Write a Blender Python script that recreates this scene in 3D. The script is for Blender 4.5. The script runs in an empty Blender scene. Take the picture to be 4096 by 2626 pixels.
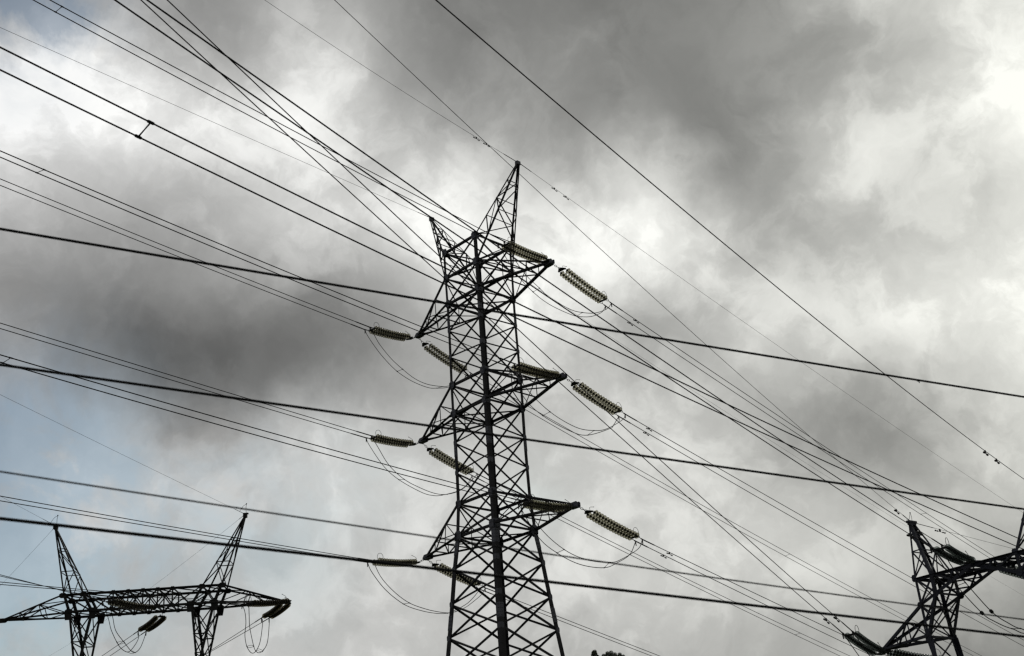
import bpy, bmesh, math, random, json
from mathutils import Vector, Matrix, Quaternion

# ----------------------------------------------------------------- measured data (metres, camera 1.7 m above z = 0)
D = json.loads(r'''{"knob":[36.943,-28.757,5.772],"cam":[41.773,-39.362,1.7],"R":[[0.680409,-0.643009,0.351544],[0.729224,0.641617,-0.237824],[-0.072633,0.418172,0.905459]],"f":4549.769227935719,"Z":[33.158,31.527,29.884,28.232,26.65,24.963,23.309,21.663,19.997,18.308,16.601,14.91,13.169,11.529],"a":[1.382,1.378,1.36,1.352,1.362,1.377,1.374,1.357,1.361,1.373,1.376,1.521,1.662,1.804],"tips":[[5.625,0.0,29.884],[5.705,0.0,23.309],[5.721,0.0,16.601],[-5.625,0.0,29.884],[-5.705,0.0,23.309],[-5.721,0.0,16.601]],"apR":[3.841,0.0,37.141],"portal":{"X":-13.894,"Y":-12.0634,"yaw":0.849,"zt":15.3629,"zb":14.3854,"w":0.7095,"uot":4.0244,"uob":3.6716,"uit":2.9944,"uib":2.4488,"ut":7.2519,"zt_":14.349,"ua":4.9721,"za":19.1785,"zl":12.9002,"uol":3.3786,"uil":2.6738,"wl":0.8226},"third":{"X":21.7689,"Y":6.4616,"yaw":-0.1366,"zt":10.9075,"w":0.825,"u1":2.7859,"u2":1.9165,"uq1":2.7714,"zq1":9.7892,"uq2":1.9004,"zq2":10.1119,"wq":0.8511,"uw":2.6954,"zw":8.493,"ww":0.8601,"ut":5.6767,"zti":8.4598,"ua":2.8811,"za":13.4297},"strings":[[[5.625,0.0,29.884],[[5.736,1.145,29.716],[5.463,4.269,29.092],[5.412,4.851,28.945]],[[5.318,1.108,29.716],[5.044,4.233,29.092],[4.993,4.815,28.945]]],[[5.705,0.0,23.309],[[5.815,1.158,23.099],[5.541,4.281,22.477],[5.5,4.759,22.332]],[[5.396,1.122,23.099],[5.123,4.244,22.477],[5.081,4.722,22.332]]],[[5.721,0.0,16.601],[[5.828,1.189,16.38],[5.544,4.433,15.741],[5.502,4.912,15.599]],[[5.41,1.152,16.38],[5.126,4.396,15.741],[5.084,4.875,15.599]]],[[-5.625,0.0,29.884],[[-5.488,0.843,29.457],[-5.738,3.699,28.732],[-5.785,4.234,28.555]],[[-5.907,0.806,29.457],[-6.157,3.662,28.732],[-6.203,4.197,28.555]]],[[-5.705,0.0,23.309],[[-5.576,0.935,22.924],[-5.828,3.819,22.262],[-5.872,4.319,22.156]],[[-5.994,0.899,22.924],[-6.247,3.782,22.262],[-6.291,4.283,22.156]]],[[-5.721,0.0,16.601],[[-5.594,0.956,16.273],[-5.851,3.891,15.66],[-5.896,4.409,15.436]],[[-6.013,0.919,16.273],[-6.269,3.855,15.66],[-6.315,4.372,15.436]]],[[5.625,0.0,29.884],[[5.895,-0.668,29.833],[6.136,-3.428,29.682],[6.18,-3.926,29.655]],[[5.476,-0.705,29.833],[5.718,-3.465,29.682],[5.761,-3.962,29.655]]],[[5.705,0.0,23.309],[[5.978,-0.715,23.185],[6.221,-3.485,22.944],[6.264,-3.981,22.901]],[[5.56,-0.752,23.185],[5.802,-3.522,22.944],[5.846,-4.018,22.901]]],[[5.721,0.0,16.601],[[5.999,-0.768,16.377],[6.238,-3.492,16.117],[6.281,-3.988,16.069]],[[5.581,-0.804,16.377],[5.819,-3.528,16.117],[5.863,-4.024,16.069]]],[[-5.625,0.0,29.884],[[-5.335,-0.907,29.539],[-5.113,-3.445,29.288],[-5.07,-3.941,29.239]],[[-5.754,-0.944,29.539],[-5.532,-3.482,29.288],[-5.488,-3.977,29.239]]],[[-5.705,0.0,23.309],[[-5.413,-0.923,22.989],[-5.192,-3.451,22.801],[-5.149,-3.948,22.764]],[[-5.832,-0.96,22.989],[-5.611,-3.488,22.801],[-5.567,-3.984,22.764]]],[[-5.721,0.0,16.601],[[-5.425,-0.974,16.242],[-5.203,-3.519,15.978],[-5.159,-4.014,15.926]],[[-5.844,-1.011,16.242],[-5.621,-3.556,15.978],[-5.578,-4.051,15.926]]],[[21.657,5.644,10.907],[[21.979,5.026,10.891],[22.5,2.068,10.92],[22.641,1.269,10.913]],[[21.565,4.953,10.891],[22.087,1.995,10.92],[22.228,1.196,10.913]]],[[16.145,7.235,8.46],[[16.454,6.692,8.368],[16.928,4.002,8.814],[17.014,3.516,8.895]],[[16.04,6.62,8.368],[16.515,3.929,8.814],[16.6,3.443,8.895]]],[[27.393,5.689,8.46],[[27.603,5.141,8.515],[27.603,2.554,8.773],[27.603,1.957,8.833]],[[27.183,5.141,8.515],[27.183,2.554,8.773],[27.183,1.957,8.833]]],[[21.881,7.279,10.907],[[22.217,7.758,10.842],[22.842,10.263,10.532],[22.986,10.841,10.461]],[[21.81,7.86,10.842],[22.434,10.364,10.532],[22.578,10.942,10.461]]],[[16.145,7.235,8.46],[[16.481,7.715,8.405],[17.107,10.225,8.146],[17.252,10.804,8.087]],[[16.074,7.816,8.405],[16.7,10.327,8.146],[16.844,10.906,8.087]]],[[27.393,5.689,8.46],[[27.729,6.169,8.405],[28.355,8.679,8.146],[28.499,9.258,8.087]],[[27.321,6.27,8.405],[27.947,8.781,8.146],[28.092,9.36,8.087]]],[[-9.102,-6.62,14.349],[[-9.216,-6.922,14.343],[-8.328,-9.361,13.88],[-8.155,-9.837,13.801]],[[-8.821,-6.779,14.343],[-7.933,-9.218,13.88],[-7.76,-9.694,13.801]]],[[-13.064,-12.194,14.385],[[-13.22,-12.379,14.357],[-12.385,-14.674,14.314],[-12.214,-15.144,14.305]],[[-12.826,-12.235,14.357],[-11.99,-14.531,14.314],[-11.819,-15.0,14.305]]],[[-9.102,-6.62,14.349],[[-9.43,-6.336,14.308],[-11.768,-5.839,14.183],[-12.238,-5.739,14.171]],[[-9.517,-6.747,14.308],[-11.856,-6.25,14.183],[-12.325,-6.15,14.171]]],[[-14.063,-11.182,14.265],[[-13.91,-11.0,14.101],[-16.823,-10.38,14.081],[-17.312,-10.276,14.077]],[[-13.997,-11.41,14.101],[-16.91,-10.791,14.081],[-17.399,-10.687,14.077]]]],"wires":[[[5.412,4.851,28.945],-5.0,-0.157862,0.0002657,91.97],[[4.993,4.815,28.945],-5.0,-0.158325,0.0002709,91.98],[[5.5,4.759,22.332],-5.0,-0.151183,0.0001667,94.01],[[5.081,4.722,22.332],-5.0,-0.160036,0.000246,94.93],[[5.502,4.912,15.599],-5.0,-0.156313,0.0001667,65.45],[[5.084,4.875,15.599],-5.0,-0.168198,0.0002663,65.09],[[-5.785,4.234,28.555],-5.0,-0.181479,0.0002742,114.89],[[-6.203,4.197,28.555],-5.0,-0.185036,0.0002938,97.32],[[-5.872,4.319,22.156],-5.0,-0.188081,0.0004056,84.76],[[-6.291,4.283,22.156],-5.0,-0.186102,0.0002833,83.65],[[-5.896,4.409,15.436],-5.0,-0.16487,0.0001667,56.49],[[-6.315,4.372,15.436],-5.0,-0.165179,0.0001667,56.15],[[6.18,-3.926,29.655],-5.0,-0.032429,0.0004673,-64.23],[[5.761,-3.962,29.655],-5.0,-0.02692,0.0006862,-64.64],[[6.264,-3.981,22.901],-5.0,-0.016973,0.0006567,-65.19],[[5.846,-4.018,22.901],-5.0,-0.018658,0.0006891,-64.99],[[6.281,-3.988,16.069],-5.0,-0.011471,0.000542,-64.35],[[5.863,-4.024,16.069],-5.0,-0.004062,0.00078,-64.14],[[-5.07,-3.941,29.239],-5.0,-0.026632,0.0005512,-61.45],[[-5.488,-3.977,29.239],-5.0,-0.027922,0.0004169,-61.24],[[-5.149,-3.948,22.764],-5.0,-0.025304,0.0001667,-60.62],[[-5.567,-3.984,22.764],-5.0,-0.023771,0.0001667,-60.41],[[-5.159,-4.014,15.926],-5.0,0.004333,0.0004671,-59.68],[[-5.578,-4.051,15.926],-5.0,0.00114,0.0001667,-59.47],[[3.828,0.149,37.141],-5.0,-0.132252,0.0002271,113.08],[[3.854,-0.149,37.141],-5.0,-0.033363,0.0022222,-57.37],[[-3.854,0.149,37.141],-5.0,-0.173823,0.0003048,131.99],[[-3.828,-0.149,37.141],-5.0,0.025544,0.0001667,-66.65],[[22.641,1.269,10.913],-10.0,-0.055995,0.0006523,-75.37],[[22.228,1.196,10.913],-10.0,-0.058782,0.0006073,-75.63],[[17.014,3.516,8.895],-10.0,-0.274027,0.0007684,-74.58],[[16.6,3.443,8.895],-10.0,-0.277203,0.0005762,-74.94],[[27.603,1.957,8.833],0.0,-0.080352,0.0006976,-77.14],[[27.183,1.957,8.833],0.0,-0.081051,0.0006477,-76.97],[[24.623,6.069,13.43],-10.0,0.013976,0.001075,-76.33],[[18.915,6.854,13.43],-10.0,-0.13616,0.0011958,-74.85],[[18.915,6.854,13.43],34.0,-0.294374,0.0001667,44.5],[[22.986,10.841,10.461],14.0,-0.09,0.0003333333333333333,90.0],[[22.578,10.942,10.461],14.0,-0.09,0.0003333333333333333,90.0],[[17.252,10.804,8.087],14.0,-0.09,0.0003333333333333333,90.0],[[16.844,10.906,8.087],14.0,-0.09,0.0003333333333333333,90.0],[[28.499,9.258,8.087],14.0,-0.09,0.0003333333333333333,90.0],[[28.092,9.36,8.087],14.0,-0.09,0.0003333333333333333,90.0],[[24.623,6.069,13.43],14.0,-0.07,0.0003333333333333333,90.0],[[-8.155,-9.837,13.801],160.0,-0.093079,0.0001667,54.32],[[-7.76,-9.694,13.801],160.0,-0.099955,0.0006334,54.68],[[-12.214,-15.144,14.305],160.0,0.043538,0.0001667,46.12],[[-11.819,-15.0,14.305],160.0,-0.000615,0.0022222,46.46],[[-12.238,-5.739,14.171],-78.0,-0.006706,0.0004167,50.6],[[-12.325,-6.15,14.171],-78.0,-0.026281,0.0004167,50.57],[[-17.312,-10.276,14.077],-78.0,0.002818,0.0004167,48.16],[[-17.399,-10.687,14.077],-78.0,0.005732,0.0004167,48.36],[[-10.609,-8.331,19.179],153.0,0.031549,0.0002165,58.1],[[-17.179,-15.795,19.179],153.0,0.141767,0.0004167,44.16],[[-10.609,-8.331,19.179],-78.0,-0.003074,0.0005822,92.41],[[-17.179,-15.795,19.179],-78.0,0.0348,0.0004167,57.87]],"jumpers":[[[5.412,4.851,28.945],[5.455,4.357,28.453],[5.553,3.234,27.853],[5.656,2.057,27.513],[5.75,0.986,27.372],[5.89,-0.618,27.539],[5.959,-1.402,27.826],[6.069,-2.66,28.394],[6.18,-3.926,29.655]],[[4.993,4.815,28.945],[5.029,4.409,28.44],[5.113,3.449,27.885],[5.197,2.485,27.56],[5.275,1.591,27.405],[5.43,-0.173,27.442],[5.544,-1.482,27.766],[5.651,-2.701,28.419],[5.761,-3.962,29.655]],[[5.5,4.759,22.332],[5.524,4.477,21.966],[5.655,2.986,21.127],[5.754,1.848,20.778],[5.884,0.367,20.626],[6.054,-1.581,20.996],[6.204,-3.297,21.863],[6.264,-3.981,22.901]],[[5.081,4.722,22.332],[5.13,4.168,21.736],[5.165,3.768,21.43],[5.338,1.788,20.646],[5.457,0.42,20.558],[5.641,-1.681,20.907],[5.756,-2.988,21.54],[5.846,-4.018,22.901]],[[5.502,4.912,15.599],[5.544,4.441,15.052],[5.684,2.841,14.3],[5.764,1.926,14.052],[5.92,0.133,13.954],[6.063,-1.492,14.221],[6.199,-3.055,14.978],[6.281,-3.988,16.069]],[[5.084,4.875,15.599],[5.139,4.241,14.847],[5.236,3.136,14.297],[5.339,1.957,13.887],[5.503,0.089,13.817],[5.647,-1.556,14.149],[5.758,-2.829,14.733],[5.863,-4.024,16.069]],[[-5.785,4.234,28.555],[-5.751,3.849,28.102],[-5.675,2.981,27.504],[-5.604,2.165,27.185],[-5.563,1.699,27.031],[-5.456,0.469,26.861],[-5.365,-0.567,26.957],[-5.283,-1.504,27.3],[-5.208,-2.359,27.716],[-5.134,-3.206,28.354],[-5.098,-3.624,28.849],[-5.07,-3.941,29.239]],[[-6.203,4.197,28.555],[-6.163,3.731,27.971],[-6.06,2.559,27.348],[-5.976,1.602,27.052],[-5.91,0.842,26.902],[-5.8,-0.412,26.98],[-5.698,-1.585,27.295],[-5.612,-2.567,27.846],[-5.551,-3.263,28.398],[-5.504,-3.794,28.927],[-5.488,-3.977,29.239]],[[-5.872,4.319,22.156],[-5.813,3.645,21.515],[-5.739,2.796,20.877],[-5.644,1.71,20.456],[-5.562,0.776,20.334],[-5.466,-0.327,20.443],[-5.353,-1.62,20.734],[-5.256,-2.718,21.341],[-5.192,-3.45,22.159],[-5.149,-3.948,22.764]],[[-6.291,4.283,22.156],[-6.246,3.779,21.517],[-6.176,2.976,20.982],[-6.061,1.658,20.506],[-5.999,0.947,20.363],[-5.919,0.036,20.395],[-5.772,-1.647,20.817],[-5.675,-2.753,21.384],[-5.587,-3.756,22.373],[-5.567,-3.984,22.764]],[[-5.896,4.409,15.436],[-5.867,4.078,15.042],[-5.812,3.448,14.612],[-5.743,2.657,14.152],[-5.676,1.894,13.863],[-5.626,1.316,13.745],[-5.558,0.546,13.732],[-5.479,-0.357,13.793],[-5.377,-1.526,13.994],[-5.287,-2.56,14.452],[-5.206,-3.476,15.124],[-5.159,-4.014,15.926]],[[-6.315,4.372,15.436],[-6.266,3.818,14.935],[-6.212,3.194,14.489],[-6.128,2.236,14.039],[-6.081,1.698,13.846],[-6.003,0.814,13.75],[-5.898,-0.387,13.796],[-5.792,-1.599,14.016],[-5.681,-2.869,14.646],[-5.601,-3.78,15.464],[-5.578,-4.051,15.926]],[[-12.214,-15.144,14.305],[-13.657,-14.119,13.785],[-14.579,-13.507,13.438],[-15.553,-12.71,13.047],[-16.079,-12.186,12.833],[-16.424,-11.65,12.752],[-16.664,-11.241,13.08],[-17.012,-10.84,13.603],[-17.399,-10.687,14.077]],[[-11.819,-15.0,14.305],[-13.368,-14.026,13.785],[-14.477,-13.303,13.387],[-15.488,-12.307,13.012],[-16.113,-11.649,12.773],[-16.333,-11.302,12.732],[-16.566,-10.918,13.033],[-17.022,-10.491,13.676],[-17.312,-10.276,14.077]],[[-8.155,-9.837,13.801],[-8.628,-9.38,13.538],[-9.344,-8.882,13.173],[-10.267,-8.37,12.735],[-10.963,-7.825,12.343],[-11.327,-7.337,12.107],[-11.385,-7.041,12.208],[-11.601,-6.656,12.77],[-12.127,-6.205,13.869],[-12.325,-6.15,14.171]],[[-7.76,-9.694,13.801],[-8.625,-9.138,13.411],[-9.526,-8.541,12.985],[-10.771,-7.536,12.327],[-11.076,-7.2,12.148],[-11.18,-6.959,12.103],[-11.259,-6.649,12.284],[-11.467,-6.291,12.769],[-12.068,-5.828,13.885],[-12.238,-5.739,14.171]],[[22.641,1.269,10.913],[22.653,1.582,10.224],[22.682,2.402,9.608],[22.736,3.892,8.642],[22.776,5.003,8.288],[22.808,5.91,8.136],[22.859,7.309,8.251],[22.986,10.841,10.461]],[[22.228,1.196,10.913],[22.238,1.486,10.664],[22.256,1.99,10.103],[22.275,2.514,9.578],[22.327,3.967,8.671],[22.356,4.758,8.419],[22.404,6.086,8.213],[22.461,7.693,8.273],[22.578,10.942,10.461]],[[17.014,3.516,8.895],[17.054,4.731,7.704],[17.093,5.945,6.936],[17.133,7.16,6.591],[17.172,8.375,6.667],[17.212,9.59,7.166],[17.252,10.804,8.087]],[[16.6,3.443,8.895],[16.641,4.687,7.704],[16.682,5.931,6.936],[16.722,7.175,6.591],[16.763,8.418,6.667],[16.803,9.662,7.166],[16.844,10.906,8.087]],[[27.603,1.957,8.833],[27.752,3.174,7.653],[27.902,4.391,6.895],[28.051,5.608,6.56],[28.2,6.825,6.647],[28.35,8.042,7.155],[28.499,9.258,8.087]],[[27.183,1.957,8.833],[27.334,3.191,7.653],[27.486,4.425,6.895],[27.637,5.659,6.56],[27.789,6.892,6.647],[27.94,8.126,7.155],[28.092,9.36,8.087]]],"near":[[[35.393,-33.014,5.682],20.0,0.0005425175492599384,-0.04864369420193626,5.981552077929787,-18.11623702530759,19.95206516873659],[[35.771,-33.486,4.477],20.0,0.00020713959864674942,-0.06752287655970819,4.634801658133257,-17.672569214622516,19.241446907896062],[[37.165,-34.92,3.138],20.0,0.0018301213643835159,-0.10729749022395281,3.2705976703885002,-16.693861459473865,17.786589712902572],[[36.437,-34.235,3.204],20.0,0.0,-0.0876807165408968,3.326308441253558,-17.075383412386845,18.347788770948362]],"dampers":[[[4.136,-3.377,37.274],[0.087,-0.995,0.047]],[[4.067,-2.584,37.237],[0.087,-0.995,0.047]],[[3.563,3.174,36.742],[-0.086,0.988,-0.13]],[[3.472,4.218,36.604],[-0.086,0.988,-0.13]],[[5.219,7.057,28.598],[-0.086,0.984,-0.155]],[[4.8,7.021,28.597],[-0.086,0.984,-0.155]],[[5.317,6.84,22.018],[-0.086,0.985,-0.149]],[[4.874,7.086,21.955],[-0.086,0.984,-0.157]],[[5.302,7.206,15.24],[-0.086,0.984,-0.154]],[[4.879,7.217,15.205],[-0.086,0.982,-0.165]],[[25.74,-0.264,13.386],[0.174,-0.985,0.001]],[[25.495,1.128,13.388],[0.174,-0.985,-0.005]],[[19.215,5.148,13.671],[0.172,-0.975,0.138]],[[22.617,-1.011,11.049],[0.173,-0.983,0.06]],[[23.053,-1.068,11.051],[0.173,-0.983,0.058]],[[19.606,7.879,13.066],[0.536,0.795,-0.282]],[[16.865,1.94,9.32],[0.167,-0.949,0.269]],[[17.278,2.02,9.314],[0.167,-0.949,0.266]],[[-4.11,3.071,36.635],[-0.086,0.982,-0.17]]],"spacers":[[[8.248,-27.566,30.688],[7.832,-27.632,30.682],[0.087,-0.995,0.053]],[[27.603,-32.825,12.473],[27.183,-32.821,12.436],[0.0,-0.992,0.129]],[[8.326,-27.552,23.671],[7.912,-27.636,23.731],[0.087,-0.995,0.047]],[[8.374,-27.909,16.658],[7.959,-27.986,16.619],[0.087,-0.995,0.039]],[[-9.021,41.218,22.196],[-9.431,41.093,22.105],[-0.086,0.983,-0.16]],[[-9.06,40.751,15.821],[-9.47,40.623,15.744],[-0.086,0.984,-0.157]],[[2.005,43.788,23.182],[1.594,43.674,23.182],[-0.086,0.987,-0.136]],[[5.656,2.057,27.513],[5.238,2.016,27.447],[0.085,-0.973,-0.215]],[[5.959,-1.402,27.826],[5.544,-1.482,27.766],[0.08,-0.912,0.402]],[[5.754,1.848,20.778],[5.338,1.788,20.646],[0.085,-0.977,-0.195]],[[6.054,-1.581,20.996],[5.641,-1.681,20.907],[0.083,-0.953,0.29]],[[5.764,1.926,14.052],[5.339,1.957,13.887],[0.086,-0.987,-0.135]],[[6.063,-1.492,14.221],[5.647,-1.556,14.149],[0.084,-0.957,0.278]],[[-5.283,-1.504,27.3],[-5.698,-1.585,27.295],[0.08,-0.916,0.392]],[[-5.563,1.699,27.031],[-5.976,1.602,27.052],[0.085,-0.975,-0.204]],[[-5.353,-1.62,20.734],[-5.772,-1.647,20.817],[0.083,-0.945,0.316]],[[-5.644,1.71,20.456],[-6.061,1.658,20.506],[0.084,-0.958,-0.276]],[[-5.377,-1.526,13.994],[-5.792,-1.599,14.016],[0.084,-0.964,0.254]],[[-5.676,1.894,13.863],[-6.081,1.698,13.846],[0.083,-0.951,-0.298]],[[22.682,2.402,9.608],[22.275,2.514,9.578],[0.03,0.829,-0.558]],[[22.808,5.91,8.136],[22.404,6.086,8.213],[0.036,0.998,-0.043]],[[-15.553,-12.71,13.047],[-15.488,-12.307,13.012],[-0.722,0.628,-0.292]],[[-16.424,-11.65,12.752],[-16.333,-11.302,12.732],[-0.512,0.85,0.121]],[[-10.963,-7.825,12.343],[-10.771,-7.536,12.327],[-0.671,0.627,-0.397]],[[-11.397,-7.011,12.24],[-11.259,-6.649,12.284],[-0.267,0.667,0.695]]],"weights":[[[22.736,3.886,8.645],[0.031,0.874,-0.484]],[[22.327,3.967,8.671],[0.032,0.877,-0.48]]],"trees":[[-133.283,152.876,41.287],[-130.842,155.071,40.787],[-129.062,156.636,40.147]],"neard":[0.022,0.0205,0.0095,0.02]}''')
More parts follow.
